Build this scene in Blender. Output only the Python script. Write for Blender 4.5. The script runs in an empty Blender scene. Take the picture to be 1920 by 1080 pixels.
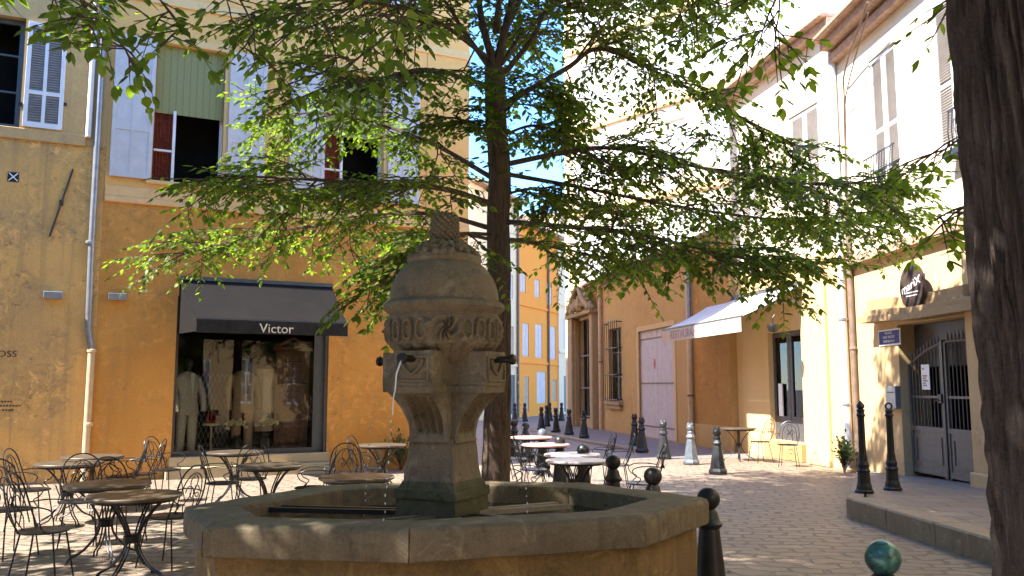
import bpy, math, random
import numpy as np
from mathutils import Vector, Matrix, noise as mnoise
R = math.radians
PI = math.pi
S = bpy.context.scene
COL = S.collection
random.seed(7)
rng = np.random.default_rng(7)

# ------------------------------------------------------------------ camera
HC = 1.65
FPX = 1600.0
PITCH = math.atan(185 / FPX)
cam_d = bpy.data.cameras.new("camera"); cam = bpy.data.objects.new("camera", cam_d); COL.objects.link(cam)
cam.location = (0, 0, HC); cam.rotation_euler = (PI / 2 + PITCH, 0, 0)
cam_d.sensor_width = 36; cam_d.lens = FPX / 1920 * 36; cam_d.clip_end = 600; cam_d.clip_start = .05
S.camera = cam
_c, _s = math.cos(PITCH), math.sin(PITCH)

def ray(x, y):
    u = (x - 960) / FPX; v = -(y - 540) / FPX
    return Vector((u, _c - v * _s, _s + v * _c))
def at(x, y, Y):                       # world point seen at that pixel, Y metres ahead
    r = ray(x, y); return Vector((0, 0, HC)) + r * (Y / r.y)
def gx(px, Y, z=.5): return (px - 960) / FPX * (Y * _c + (z - HC) * _s)
def gp(x, y, z=0.):                    # world point on the height z
    r = ray(x, y); return Vector((0, 0, HC)) + r * ((z - HC) / r.z)

# ------------------------------------------------------------------ materials
def newmat(name):
    m = bpy.data.materials.new(name); m.use_nodes = True
    nt = m.node_tree; b = nt.nodes["Principled BSDF"]
    return m, nt, b
def N(nt, t, **kw):
    n = nt.nodes.new(t)
    for k, v in kw.items():
        if k in n.inputs: n.inputs[k].default_value = v
        else: setattr(n, k, v)
    return n
def L(nt, a, b): nt.links.new(a, b)
def c4(c): return (c[0], c[1], c[2], 1)
def coords(nt, scale=(1, 1, 1), kind="Object"):
    tc = N(nt, "ShaderNodeTexCoord"); mp = N(nt, "ShaderNodeMapping")
    mp.inputs["Scale"].default_value = scale
    L(nt, tc.outputs[kind], mp.inputs["Vector"]); return mp.outputs["Vector"]
def nz(nt, vec, scale, detail=6, rough=.6, dist=0.):
    n = N(nt, "ShaderNodeTexNoise"); n.inputs["Scale"].default_value = scale; n.inputs["Detail"].default_value = detail
    n.inputs["Roughness"].default_value = rough; n.inputs["Distortion"].default_value = dist
    L(nt, vec, n.inputs["Vector"]); return n.outputs["Fac"]
def rmp(nt, fac, *stops):
    r = N(nt, "ShaderNodeValToRGB"); e = r.color_ramp.elements
    while len(e) < len(stops): e.new(.5)
    for el, (p, c) in zip(e, stops):
        el.position = p; el.color = c4(c) if hasattr(c, "__len__") else (c, c, c, 1)
    L(nt, fac, r.inputs["Fac"]); return r.outputs["Color"]
def mx(nt, fac, a, b, mode="MIX"):
    m = N(nt, "ShaderNodeMix"); m.data_type = "RGBA"; m.blend_type = mode
    for sock, v in ((m.inputs[0], fac), (m.inputs[6], a), (m.inputs[7], b)):
        if hasattr(v, "is_output"): L(nt, v, sock)
        elif hasattr(v, "__len__"): sock.default_value = c4(v)
        else: sock.default_value = v
    return m.outputs[2]
def bump(nt, b, h, strength=.4, dist=.01):
    n = N(nt, "ShaderNodeBump"); n.inputs["Strength"].default_value = strength; n.inputs["Distance"].default_value = dist
    L(nt, h, n.inputs["Height"]); L(nt, n.outputs["Normal"], b.inputs["Normal"])
def mth(nt, op, a, b):
    m = N(nt, "ShaderNodeMath"); m.operation = op
    for s, v in zip(m.inputs, (a, b)):
        if hasattr(v, "is_output"): L(nt, v, s)
        else: s.default_value = v
    return m.outputs[0]

def plaster(name, base, alt, stain, stain_lo=.52, stain_hi=.66, streak=.35, speck=.15, scale=1., rough=.9, bstr=.35, dark=None, dark_lo=.62, damp=.0):
    m, nt, b = newmat(name); v = coords(nt); b.inputs["Specular IOR Level"].default_value = .15
    n1 = nz(nt, v, .55 * scale, 5, .55, .4); col = mx(nt, rmp(nt, n1, (.38, 0), (.62, 1)), base, alt)
    worn = rmp(nt, nz(nt, v, .75 * scale, 4, .6, .8), (.44, .12), (.60, 1))          # where the coat is worn
    n2 = nz(nt, v, 1.9 * scale, 12, .72, .9); col = mx(nt, mth(nt, "MULTIPLY", rmp(nt, n2, (stain_lo, 0), (stain_hi, 1)), worn), col, stain)
    n6 = nz(nt, v, 3.4 * scale, 12, .78, 1.2)
    pale = tuple(min(1, c * 1.28 + .02) for c in base); deep = tuple(c * .62 for c in alt)
    col = mx(nt, mth(nt, "MULTIPLY", mth(nt, "MULTIPLY", rmp(nt, n6, (.53, 0), (.60, 1)), worn), min(1, speck * 3)), col, pale)
    col = mx(nt, mth(nt, "MULTIPLY", mth(nt, "MULTIPLY", rmp(nt, n6, (.36, 1), (.44, 0)), worn), min(1, speck * 3)), col, deep)
    vs = coords(nt, (6, 6, .3)); n3 = nz(nt, vs, 1.0, 7, .66)
    col = mx(nt, mth(nt, "MULTIPLY", rmp(nt, n3, (.5, 0), (.72, 1)), streak), col, stain)
    n4 = nz(nt, v, 30, 6, .72)
    if dark is not None:
        n5 = nz(nt, v, 5.0 * scale, 11, .8, .5); k = mth(nt, "MULTIPLY", rmp(nt, n5, (dark_lo, 0), (dark_lo + .07, 1)), worn); col = mx(nt, k, col, dark)
    if damp:
        sp = N(nt, "ShaderNodeSeparateXYZ"); L(nt, v, sp.inputs[0]); h_ = mth(nt, "ADD", sp.outputs["Z"], mth(nt, "MULTIPLY", nz(nt, v, 1.6, 6, .65), 1.1))
        col = mx(nt, mth(nt, "MULTIPLY", rmp(nt, h_, (.45, 1), (1., 0)), damp), col, stain)
    col = mx(nt, min(.22, speck), col, rmp(nt, n4, (.3, tuple(c * .5 for c in base)), (.7, tuple(min(1, c * 1.35) for c in base))))
    L(nt, col, b.inputs["Base Color"]); b.inputs["Roughness"].default_value = rough
    h = mth(nt, "ADD", mth(nt, "MULTIPLY", n4, .7), mth(nt, "ADD", mth(nt, "MULTIPLY", n2, 1.2), n6)); bump(nt, b, h, bstr, .014)
    return m
def paint(name, c, rough=.6, var=.2, scale=6, metal=0., bstr=.12, dirt=None, dlo=.58):
    m, nt, b = newmat(name)
    if rough >= .8: b.inputs["Specular IOR Level"].default_value = .1
    v = coords(nt); n1 = nz(nt, v, scale, 7, .65)
    col = rmp(nt, n1, (.3, tuple(x * (1 - var) for x in c)), (.7, tuple(min(1, x * (1 + var)) for x in c)))
    if dirt is not None:
        n2 = nz(nt, v, scale * 2.3, 8, .7, .5); col = mx(nt, rmp(nt, n2, (dlo, 0), (dlo + .14, 1)), col, dirt)
    L(nt, col, b.inputs["Base Color"]); b.inputs["Roughness"].default_value = rough; b.inputs["Metallic"].default_value = metal
    if bstr: bump(nt, b, n1, bstr, .004)
    return m
def stone(name, base, alt, moss, moss_lo=.55, scale=1., bstr=.6, streak=None, rough=.85, lime=None):
    m, nt, b = newmat(name); v = coords(nt)
    n1 = nz(nt, v, 3 * scale, 8, .65, .3); col = mx(nt, rmp(nt, n1, (.35, 0), (.65, 1)), base, alt)
    n2 = nz(nt, v, 7 * scale, 9, .72, .5); col = mx(nt, rmp(nt, n2, (moss_lo, 0), (moss_lo + .14, .85)), col, moss)
    if streak is not None:
        vs = coords(nt, (9, 9, .8)); n3 = nz(nt, vs, 1.2, 6, .65); col = mx(nt, rmp(nt, n3, (.5, 0), (.72, .75)), col, streak)
    if lime is not None:
        n7 = nz(nt, v, 5.2 * scale, 10, .76, .9); col = mx(nt, rmp(nt, n7, (.55, 0), (.63, .75)), col, lime); vs2 = coords(nt, (14, 14, .9)); n8 = nz(nt, vs2, 1.4, 6, .6); col = mx(nt, rmp(nt, n8, (.58, 0), (.72, .5)), col, lime)
    n4 = nz(nt, v, 70, 6, .75); col = mx(nt, .3, col, rmp(nt, n4, (.35, tuple(c * .3 for c in base)), (.65, tuple(min(1, c * 1.5) for c in base))))
    L(nt, col, b.inputs["Base Color"]); b.inputs["Roughness"].default_value = rough
    bump(nt, b, mth(nt, "ADD", n4, mth(nt, "MULTIPLY", n2, 1.3)), bstr, .008)
    return m
def paving(name, c1, c2, mortar, bw, bh, rot=0., off=.5, dist=.03, msize=.018):
    m, nt, b = newmat(name); v = coords(nt)
    mp = N(nt, "ShaderNodeMapping"); mp.inputs["Rotation"].default_value = (0, 0, rot); L(nt, v, mp.inputs["Vector"])
    nn = N(nt, "ShaderNodeTexNoise"); nn.inputs["Scale"].default_value = 2.2; nn.inputs["Detail"].default_value = 3; L(nt, v, nn.inputs["Vector"])
    ad = N(nt, "ShaderNodeVectorMath"); ad.operation = "MULTIPLY_ADD"; L(nt, nn.outputs["Color"], ad.inputs[0])
    ad.inputs[1].default_value = (dist * 4, dist * 4, 0); L(nt, mp.outputs["Vector"], ad.inputs[2])
    br = N(nt, "ShaderNodeTexBrick"); L(nt, ad.outputs[0], br.inputs["Vector"])
    br.inputs["Scale"].default_value = 1; br.inputs["Brick Width"].default_value = bw; br.inputs["Row Height"].default_value = bh
    br.inputs["Mortar Size"].default_value = msize; br.inputs["Mortar Smooth"].default_value = .4
    br.inputs["Color1"].default_value = c4(c1); br.inputs["Color2"].default_value = c4(c2); br.inputs["Mortar"].default_value = c4(mortar); br.offset = off
    n1 = nz(nt, v, .5, 6, .6); col = mx(nt, rmp(nt, n1, (.35, 0), (.7, .55)), br.outputs["Color"], tuple(x * .72 for x in c1))
    n2 = nz(nt, v, 16, 8, .7); col = mx(nt, .35, col, rmp(nt, n2, (.3, tuple(x * .45 for x in c1)), (.7, tuple(x * 1.4 for x in c1))))
    L(nt, col, b.inputs["Base Color"]); L(nt, rmp(nt, n2, (.3, .45), (.7, .8)), b.inputs["Roughness"])
    h = mth(nt, "ADD", mth(nt, "MULTIPLY", br.outputs["Fac"], -1.3), mth(nt, "MULTIPLY", n2, .5)); bump(nt, b, h, .8, .012)
    return m

M = {}
M["old_plaster"] = plaster("old_plaster", (.76, .43, .135), (.55, .34, .14), (.32, .215, .115), .47, .64, .7, .3, 1.35, dark=(.13, .09, .055), dark_lo=.55, bstr=.8, damp=.35)
M["old_upper"] = plaster("old_upper", (.60, .39, .16), (.53, .35, .16), (.30, .22, .13), .55, .7, .3)
M["orange_low"] = plaster("orange_low", (.64, .31, .075), (.53, .235, .05), (.38, .21, .08), .50, .62, .6, .26, 1.1, dark=(.22, .14, .065), dark_lo=.57, bstr=.6, damp=.45)
M["orange_up"] = plaster("orange_up", (.84, .47, .16), (.78, .43, .145), (.66, .37, .13), .58, .8, .15, .08)
M["ledge"] = plaster("ledge", (.84, .52, .23), (.76, .47, .21), (.5, .33, .17), .56, .75, .25, .1)
M["far_orange"] = plaster("far_orange", (.95, .325, .055), (.92, .315, .05), (.87, .33, .065), .6, .8, .1, .05)
M["far_cream"] = plaster("far_cream", (.86, .64, .42), (.84, .62, .4), (.74, .55, .36), .6, .8, .1, .05)
M["yellow_wall"] = plaster("yellow_wall", (.55, .35, .14), (.50, .31, .125), (.36, .23, .11), .54, .7, .4, .14, .8, dark=(.3, .2, .1), dark_lo=.6, damp=.5)
M["rough_orange"] = plaster("rough_orange", (.48, .26, .08), (.42, .22, .07), (.30, .16, .06), .5, .62, .35, .3, 1.6, bstr=.9)
M["cream_wall"] = plaster("cream_wall", (.66, .46, .22), (.64, .45, .22), (.52, .36, .18), .58, .75, .25, .1)
M["white_wall"] = plaster("white_wall", (.78, .68, .52), (.76, .66, .5), (.6, .5, .36), .6, .8, .2, .08)
M["gate_wall"] = plaster("gate_wall", (.62, .44, .23), (.58, .41, .22), (.36, .25, .15), .53, .68, .4, .15, .9)
M["wood_eave"] = paint("wood_eave", (.40, .26, .18), .8, .35, 9)
M["carved"] = stone("carved_stone", (.42, .28, .13), (.34, .23, .12), (.12, .09, .06), .56, 1., .8)
M["pale_stone"] = stone("pale_stone", (.45, .36, .22), (.38, .3, .19), (.24, .19, .12), .58, .8, .5)
M["fount_rim"] = stone("fountain_rim_stone", (.20, .152, .09), (.135, .105, .064), (.05, .046, .026), .53, .9, .9, (.075, .058, .034), lime=(.34, .27, .17))
M["fount_wall"] = stone("fountain_wall_stone", (.255, .158, .055), (.17, .108, .045), (.06, .045, .022), .52, .7, .9, (.10, .062, .028), lime=(.42, .28, .11))
M["fount_col"] = stone("fountain_column_stone", (.205, .163, .105), (.145, .113, .073), (.045, .042, .028), .54, 1., .9, (.07, .06, .04), lime=(.33, .28, .20))
M["fount_moss"] = stone("fountain_moss_stone", (.10, .088, .04), (.06, .056, .028), (.025, .036, .011), .5, 1., .9, lime=(.20, .175, .09))
M["paving"] = paving("paving", (.30, .225, .162), (.175, .13, .094), (.026, .021, .016), .34, .19, R(8), dist=.09, msize=.025)
M["street"] = paving("street_setts", (.26, .22, .205), (.20, .168, .158), (.09, .078, .072), .22, .12, R(-12), msize=.012)
M["pave_flag"] = paving("pavement_flags", (.26, .21, .165), (.19, .15, .12), (.06, .05, .04), .62, .4, R(5))
M["kerb"] = stone("kerb_stone", (.36, .28, .19), (.29, .23, .16), (.12, .09, .06), .54, .8, .8, (.2, .155, .1), lime=(.52, .45, .36))
M["iron"] = paint("cast_iron", (.022, .022, .024), .42, .35, 9, .3, .3, (.06, .045, .035), .62)
M["iron_grey"] = paint("grey_iron", (.032, .035, .04), .4, .3, 9, .3, .25, (.11, .10, .09), .6)
M["iron_pale"] = paint("pale_iron", (.11, .13, .155), .45, .3, 9, .2, .25, (.1, .1, .1), .6)  # paler copy of the grey iron; sunlight on it is put into the colour
M["bronze"] = paint("verdigris_ball", (.07, .20, .19), .3, .5, 14, .45, .3, (.05, .035, .025), .52)
M["wrought"] = paint("wrought_iron", (.018, .018, .021), .35, .3, 20, .4, .1)
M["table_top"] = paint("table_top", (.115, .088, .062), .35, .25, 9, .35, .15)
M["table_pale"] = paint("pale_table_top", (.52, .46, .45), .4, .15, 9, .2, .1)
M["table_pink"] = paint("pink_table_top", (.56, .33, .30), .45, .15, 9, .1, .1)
M["shutter"] = paint("shutter_paint", (.60, .565, .55), .6, .1, 5, 0, .1, (.4, .38, .4), .66)
M["shutter_far"] = paint("far_shutter_paint", (.60, .49, .46), .7, .12, 3)
M["shutter_tan"] = paint("tan_shutter_paint", (.46, .32, .2), .7, .15, 3)
M["shutter_white"] = paint("white_shutter_paint", (.78, .77, .76), .6, .08, 4)
M["louvre"] = paint("louvre_brown", (.27, .235, .21), .7, .2, 8)
M["frame_grey"] = paint("window_frame_grey", (.075, .085, .09), .55, .2, 6)
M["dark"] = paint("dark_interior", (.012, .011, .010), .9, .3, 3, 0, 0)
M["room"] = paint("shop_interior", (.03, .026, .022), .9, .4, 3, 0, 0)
M["blind"] = None
M["curtain"] = paint("curtain_red_brown", (.16, .035, .02), .85, .4, 12)
M["zinc"] = paint("zinc_pipe", (.30, .31, .33), .4, .2, 6, .5, .15, (.18, .15, .12), .6)
M["pipe_tan"] = paint("tan_pipe", (.56, .40, .24), .6, .15, 6)
M["pipe_white"] = paint("white_pipe", (.66, .65, .66), .5, .1, 6)
M["pipe_brown"] = paint("brown_pipe", (.17, .115, .085), .6, .3, 6)
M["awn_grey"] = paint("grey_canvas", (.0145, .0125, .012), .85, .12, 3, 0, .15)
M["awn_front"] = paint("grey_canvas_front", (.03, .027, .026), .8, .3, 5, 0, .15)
M["awn_white"] = paint("pale_canvas", (.60, .58, .57), .85, .08, 3, 0, .12)
M["valance"] = paint("cream_valance", (.56, .45, .36), .85, .1, 5)
M["letter_pale"] = paint("pale_lettering", (.68, .60, .48), .6, .1, 5)
M["letter_dark"] = paint("dark_lettering", (.05, .035, .03), .7, .2, 5)
M["letter_mauve"] = paint("mauve_lettering", (.32, .22, .26), .7, .2, 5)
M["white"] = paint("white_enamel", (.78, .78, .78), .4, .05, 5)
M["blue"] = paint("blue_enamel", (.012, .015, .20), .6, .15, 5)
M["sign_brown"] = paint("sign_board", (.06, .042, .036), .85, .2, 6)
M["door_mauve"] = paint("mauve_door", (.50, .43, .44), .65, .12, 5, 0, .15, (.3, .24, .24), .64)
M["door_grey"] = paint("shop_door_grey", (.07, .065, .068), .5, .2, 6)
M["gate_paint"] = paint("gate_paint", (.13, .12, .115), .5, .2, 8, .2, .15, (.15, .12, .1), .62)
M["red"] = paint("red_paint", (.5, .09, .05), .6, .2, 9)
M["suit_pale"] = paint("pale_linen", (.55, .5, .43), .9, .2, 25, 0, .3)
M["suit_tan"] = paint("tan_linen", (.34, .24, .15), .9, .2, 25, 0, .3)
M["shirt"] = paint("white_shirt", (.75, .73, .70), .9, .08, 20)
M["tie"] = paint("dark_tie", (.06, .02, .02), .7, .2, 20)
M["navy"] = paint("navy_cloth", (.03, .035, .05), .9, .3, 20)
M["wood_carved"] = paint("carved_wood", (.17, .065, .03), .5, .5, 12, 0, .8, (.06, .03, .02), .5)
M["flower"] = paint("cream_flowers", (.75, .66, .42), .8, .15, 20)
M["vase"] = paint("dark_vase", (.03, .03, .03), .25, .3, 8)
M["brass"] = paint("dark_brass", (.03, .026, .024), .4, .3, 12, .5, .2)
M["red_cloth"] = paint("red_cloth", (.45, .06, .03), .9, .2, 20)
M["pale_cloth"] = paint("pale_cloth", (.62, .5, .38), .9, .2, 20)

def blind_mat():
    m, nt, b = newmat("bamboo_blind"); v = coords(nt)
    w = N(nt, "ShaderNodeTexWave"); w.wave_type = "BANDS"; w.bands_direction = "Z"; w.inputs["Scale"].default_value = 14; w.inputs["Distortion"].default_value = .6
    L(nt, v, w.inputs["Vector"]); w2 = N(nt, "ShaderNodeTexWave"); w2.bands_direction = "X"; w2.inputs["Scale"].default_value = 2.6; L(nt, v, w2.inputs["Vector"])
    col = rmp(nt, w.outputs["Fac"], (.1, (.20, .20, .075)), (.8, (.34, .33, .13)))
    col = mx(nt, rmp(nt, w2.outputs["Fac"], (.86, 0), (.95, .5)), col, (.16, .15, .07))
    L(nt, col, b.inputs["Base Color"]); b.inputs["Roughness"].default_value = .8; bump(nt, b, w.outputs["Fac"], .5, .004); return m
M["blind"] = blind_mat()
def bark_mat(name, c1, c2, sc=1.):
    m, nt, b = newmat(name); v = coords(nt, (7 * sc, 7 * sc, 1.0 * sc)); n1 = nz(nt, v, 2.2, 10, .72, .9)
    v3 = coords(nt, (22 * sc, 22 * sc, 4 * sc)); n3 = nz(nt, v3, 1.6, 8, .7, .6); h = mth(nt, "ADD", n1, mth(nt, "MULTIPLY", n3, .6)); h = mth(nt, "MULTIPLY", h, .625)
    col = rmp(nt, h, (.38, tuple(x * .18 for x in c1)), (.47, c1), (.56, c2), (.68, tuple(x * 1.5 for x in c2))); v2 = coords(nt); n2 = nz(nt, v2, 60, 6, .75)
    n5 = nz(nt, v2, 2.2, 5, .6); col = mx(nt, rmp(nt, n5, (.5, 0), (.7, .5)), col, (c2[0] * .9, c2[1] * 1.05, c2[2] * 1.05))
    col = mx(nt, .3, col, rmp(nt, n2, (.3, tuple(x * .3 for x in c1)), (.7, tuple(x * 1.6 for x in c2))))
    L(nt, col, b.inputs["Base Color"]); b.inputs["Roughness"].default_value = .95
    bump(nt, b, mth(nt, "ADD", mth(nt, "MULTIPLY", h, 1.6), mth(nt, "MULTIPLY", n2, .25)), 1., .03); return m
M["bark"] = bark_mat("tree_bark", (.085, .055, .04), (.17, .115, .085), 1.4)
M["bark_big"] = bark_mat("big_tree_bark", (.045, .033, .028), (.115, .085, .072), .9)
def leaf_mat(name, stops, trans=.57):
    m, nt, b = newmat(name); g = N(nt, "ShaderNodeNewGeometry"); col = rmp(nt, g.outputs["Random Per Island"], *stops)
    b.inputs["Roughness"].default_value = .5; L(nt, col, b.inputs["Base Color"])
    t = N(nt, "ShaderNodeBsdfTranslucent"); tc = mx(nt, 1., col, (1.7, 1.9, .55), "MULTIPLY"); L(nt, tc, t.inputs["Color"])
    ms = N(nt, "ShaderNodeMixShader"); ms.inputs[0].default_value = trans
    L(nt, b.outputs[0], ms.inputs[1]); L(nt, t.outputs[0], ms.inputs[2]); L(nt, ms.outputs[0], nt.nodes["Material Output"].inputs["Surface"]); return m
LS = [(0., (.055, .09, .018)), (.4, (.10, .155, .026)), (.75, (.15, .215, .035)), (1., (.22, .28, .05))]
M["leaf"] = leaf_mat("elm_leaves", LS)
M["leaf2"] = leaf_mat("shrub_leaves", [(0., (.03, .06, .02)), (1., (.09, .14, .04))], .3)
def glass_mat():
    m, nt, b = newmat("window_glass"); nt.nodes.remove(b)
    t = N(nt, "ShaderNodeBsdfTransparent"); t.inputs["Color"].default_value = (.82, .85, .84, 1); g = N(nt, "ShaderNodeBsdfGlossy"); g.inputs["Roughness"].default_value = .01
    f = N(nt, "ShaderNodeFresnel"); f.inputs["IOR"].default_value = 1.5; ms = N(nt, "ShaderNodeMixShader")
    L(nt, f.outputs[0], ms.inputs[0]); L(nt, t.outputs[0], ms.inputs[1]); L(nt, g.outputs[0], ms.inputs[2]); L(nt, ms.outputs[0], nt.nodes["Material Output"].inputs["Surface"]); return m
M["glass"] = glass_mat()
def water_mat():
    m, nt, b = newmat("basin_water"); b.inputs["Base Color"].default_value = (.02, .024, .015, 1); b.inputs["Roughness"].default_value = .06
    v = coords(nt); bump(nt, b, nz(nt, v, 14, 3, .5), .35, .01); return m
M["water"] = water_mat()
def jet_mat():
    m, nt, b = newmat("falling_water"); b.inputs["Base Color"].default_value = (.8, .82, .84, 1); b.inputs["Roughness"].default_value = .1; b.inputs["Alpha"].default_value = .75; return m
M["jet"] = jet_mat()

# ------------------------------------------------------------------ mesh builder
def cr(pts, n=6):                     # Catmull-Rom through points
    P = [Vector(p) for p in pts]
    if len(P) < 3: return P
    P = [P[0] * 2 - P[1]] + P + [P[-1] * 2 - P[-2]]; out = []
    for i in range(1, len(P) - 2):
        a, b, c, d = P[i - 1:i + 3]
        for k in range(n):
            t = k / n
            out.append(.5 * ((2 * b) + (c - a) * t + (2 * a - 5 * b + 4 * c - d) * t * t + (3 * b - a - 3 * c + d) * t ** 3))
    out.append(P[-2]); return out
class MB:
    def __init__(s): s.v = []; s.f = []
    def add(s, vs, fs):
        o = len(s.v); s.v += [tuple(v) for v in vs]; s.f += [tuple(i + o for i in f) for f in fs]; return s
    def quad(s, a, b, c, d): return s.add([a, b, c, d], [(0, 1, 2, 3)])
    def box(s, x0, x1, y0, y1, z0, z1, bev=0.):
        if x1 < x0: x0, x1 = x1, x0
        if y1 < y0: y0, y1 = y1, y0
        if bev and min(x1 - x0, y1 - y0, z1 - z0) > 2.2 * bev:
            b = bev; vs = []; 
            for z, i in ((z0, b), (z0 + b, 0), (z1 - b, 0), (z1, b)):
                vs += [(x0 + i, y0 + b, z), (x0 + b, y0 + i, z), (x1 - b, y0 + i, z), (x1 - i, y0 + b, z), (x1 - i, y1 - b, z), (x1 - b, y1 - i, z), (x0 + b, y1 - i, z), (x0 + i, y1 - b, z)]
            fs = [tuple(range(7, -1, -1)), tuple(range(24, 32))]
            for r in range(3):
                for k in range(8): fs.append((r * 8 + k, r * 8 + (k + 1) % 8, r * 8 + 8 + (k + 1) % 8, r * 8 + 8 + k))
            return s.add(vs, fs)
        return s.add([(x0, y0, z0), (x1, y0, z0), (x1, y1, z0), (x0, y1, z0), (x0, y0, z1), (x1, y0, z1), (x1, y1, z1), (x0, y1, z1)],
                     [(3, 2, 1, 0), (4, 5, 6, 7), (0, 1, 5, 4), (1, 2, 6, 5), (2, 3, 7, 6), (3, 0, 4, 7)])
    def bar(s, a, b, w, h, up=(0, 0, 1)):
        a, b = Vector(a), Vector(b); d = (b - a).normalized(); u = Vector(up); x = d.cross(u)
        if x.length < 1e-4: x = Vector((1, 0, 0))
        x.normalize(); u = x.cross(d); vs = []
        for p in (a, b): vs += [p - x * w / 2 - u * h / 2, p + x * w / 2 - u * h / 2, p + x * w / 2 + u * h / 2, p - x * w / 2 + u * h / 2]
        return s.add(vs, [(3, 2, 1, 0), (4, 5, 6, 7), (0, 1, 5, 4), (1, 2, 6, 5), (2, 3, 7, 6), (3, 0, 4, 7)])
    def tube(s, pts, r, n=6, smooth=0, cap=True):
        P = cr(pts, smooth) if smooth else [Vector(p) for p in pts]
        m = len(P); rr = r if callable(r) else (lambda t: r)
        t0 = (P[1] - P[0]).normalized(); u = t0.orthogonal().normalized(); vs = []; fs = []
        for i, p in enumerate(P):
            t = (P[min(i + 1, m - 1)] - P[max(i - 1, 0)]).normalized()
            u = (u - t * u.dot(t)); u = u.normalized() if u.length > 1e-6 else t.orthogonal().normalized()
            w = t.cross(u); ra = rr(i / (m - 1))
            for k in range(n):
                a = 2 * PI * k / n; vs.append(p + (u * math.cos(a) + w * math.sin(a)) * ra)
        for i in range(m - 1):
            for k in range(n): fs.append((i * n + k, i * n + (k + 1) % n, (i + 1) * n + (k + 1) % n, (i + 1) * n + k))
        if cap: fs += [tuple(range(n - 1, -1, -1)), tuple(range((m - 1) * n, m * n))]
        return s.add(vs, fs)
    def lathe(s, prof, n=32, c=(0, 0, 0), fn=None):
        vs = []; fs = []; m = len(prof)
        for i, (r, z) in enumerate(prof):
            for k in range(n):
                a = 2 * PI * k / n; ra = fn(r, z, a) if fn else r
                vs.append((c[0] + ra * math.cos(a), c[1] + ra * math.sin(a), c[2] + z))
        for i in range(m - 1):
            for k in range(n): fs.append((i * n + k, i * n + (k + 1) % n, (i + 1) * n + (k + 1) % n, (i + 1) * n + k))
        fs += [tuple(range(n - 1, -1, -1)), tuple(range((m - 1) * n, m * n))]
        return s.add(vs, fs)
    def prism(s, poly, z0, z1):
        n = len(poly); vs = [(p[0], p[1], z0) for p in poly] + [(p[0], p[1], z1) for p in poly]
        return s.add(vs, [tuple(range(n - 1, -1, -1)), tuple(range(n, 2 * n))] + [(i, (i + 1) % n, n + (i + 1) % n, n + i) for i in range(n)])
    def wall(s, s0, s1, z0, z1, holes=(), depth=.25, y=0.):
        X = sorted({s0, s1} | {h[0] for h in holes} | {h[1] for h in holes}); Z = sorted({z0, z1} | {h[2] for h in holes} | {h[3] for h in holes})
        X = [x for x in X if s0 <= x <= s1]; Z = [z for z in Z if z0 <= z <= z1]
        for i in range(len(X) - 1):
            for j in range(len(Z) - 1):
                cx, cz = (X[i] + X[i + 1]) / 2, (Z[j] + Z[j + 1]) / 2
                if any(h[0] < cx < h[1] and h[2] < cz < h[3] for h in holes): continue
                s.quad((X[i], y, Z[j]), (X[i + 1], y, Z[j]), (X[i + 1], y, Z[j + 1]), (X[i], y, Z[j + 1]))
        for a, b, c, d in holes:
            e = y + depth
            s.quad((a, y, c), (a, y, d), (a, e, d), (a, e, c)); s.quad((b, y, c), (b, e, c), (b, e, d), (b, y, d))
            if d < z1 + 1e-6: s.quad((a, y, d), (b, y, d), (b, e, d), (a, e, d))
            s.quad((a, y, c), (a, e, c), (b, e, c), (b, y, c))
        return s
    def shell(s, s0, s1, z0, z1, D):  # sides, back and top of a block behind a wall
        s.quad((s0, 0, z0), (s0, 0, z1), (s0, D, z1), (s0, D, z0)); s.quad((s1, 0, z0), (s1, D, z0), (s1, D, z1), (s1, 0, z1))
        s.quad((s0, D, z0), (s0, D, z1), (s1, D, z1), (s1, D, z0)); return s.quad((s0, 0, z1), (s1, 0, z1), (s1, D, z1), (s0, D, z1))
    def build(s, name, m, parent=None, smooth=False, loc=None):
        me = bpy.data.meshes.new(name); me.from_pydata(s.v, [], s.f); me.update()
        if smooth:
            me.polygons.foreach_set("use_smooth", [True] * len(me.polygons))
            try: me.set_sharp_from_angle(angle=R(40))
            except Exception: pass
        me.materials.append(m if not isinstance(m, str) else M[m])
        o = bpy.data.objects.new(name, me); COL.objects.link(o)
        if parent is not None: o.parent = parent
        if loc is not None: o.location = loc
        return o
def tag(o, label=None, cat=None, group=None, kind=None):
    if label: o["label"] = label
    if cat: o["category"] = cat
    if group: o["group"] = group
    if kind: o["kind"] = kind
    return o
def thing(name, label, cat, loc=(0, 0, 0), rz=0., group=None):
    o = bpy.data.objects.new(name, None); COL.objects.link(o); o.location = loc; o.rotation_euler = (0, 0, rz); o.empty_display_size = .2
    return tag(o, label, cat, group)
KIDS = {}
def dup(root, loc, rz, label, group=None):
    def cp(o, par):
        c = o.copy(); COL.objects.link(c)
        if par is not None: c.parent = par
        for ch in o.children: cp(ch, c)
        return c
    r = cp(root, None); r.location = loc; r.rotation_euler = (0, 0, rz); r["label"] = label
    if group: r["group"] = group
    return r
def text_mesh(txt, size, depth=.006, shear=0., align="CENTER"):
    cu = bpy.data.curves.new("lettering", "FONT"); cu.body = txt; cu.size = size; cu.extrude = depth / 2; cu.align_x = align; cu.align_y = "CENTER"; cu.shear = shear; cu.resolution_u = 3
    o = bpy.data.objects.new("lettering", cu); COL.objects.link(o); dg = bpy.context.evaluated_depsgraph_get(); dg.update()
    me = bpy.data.meshes.new_from_object(o.evaluated_get(dg)); COL.objects.unlink(o); bpy.data.objects.remove(o); return me
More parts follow.
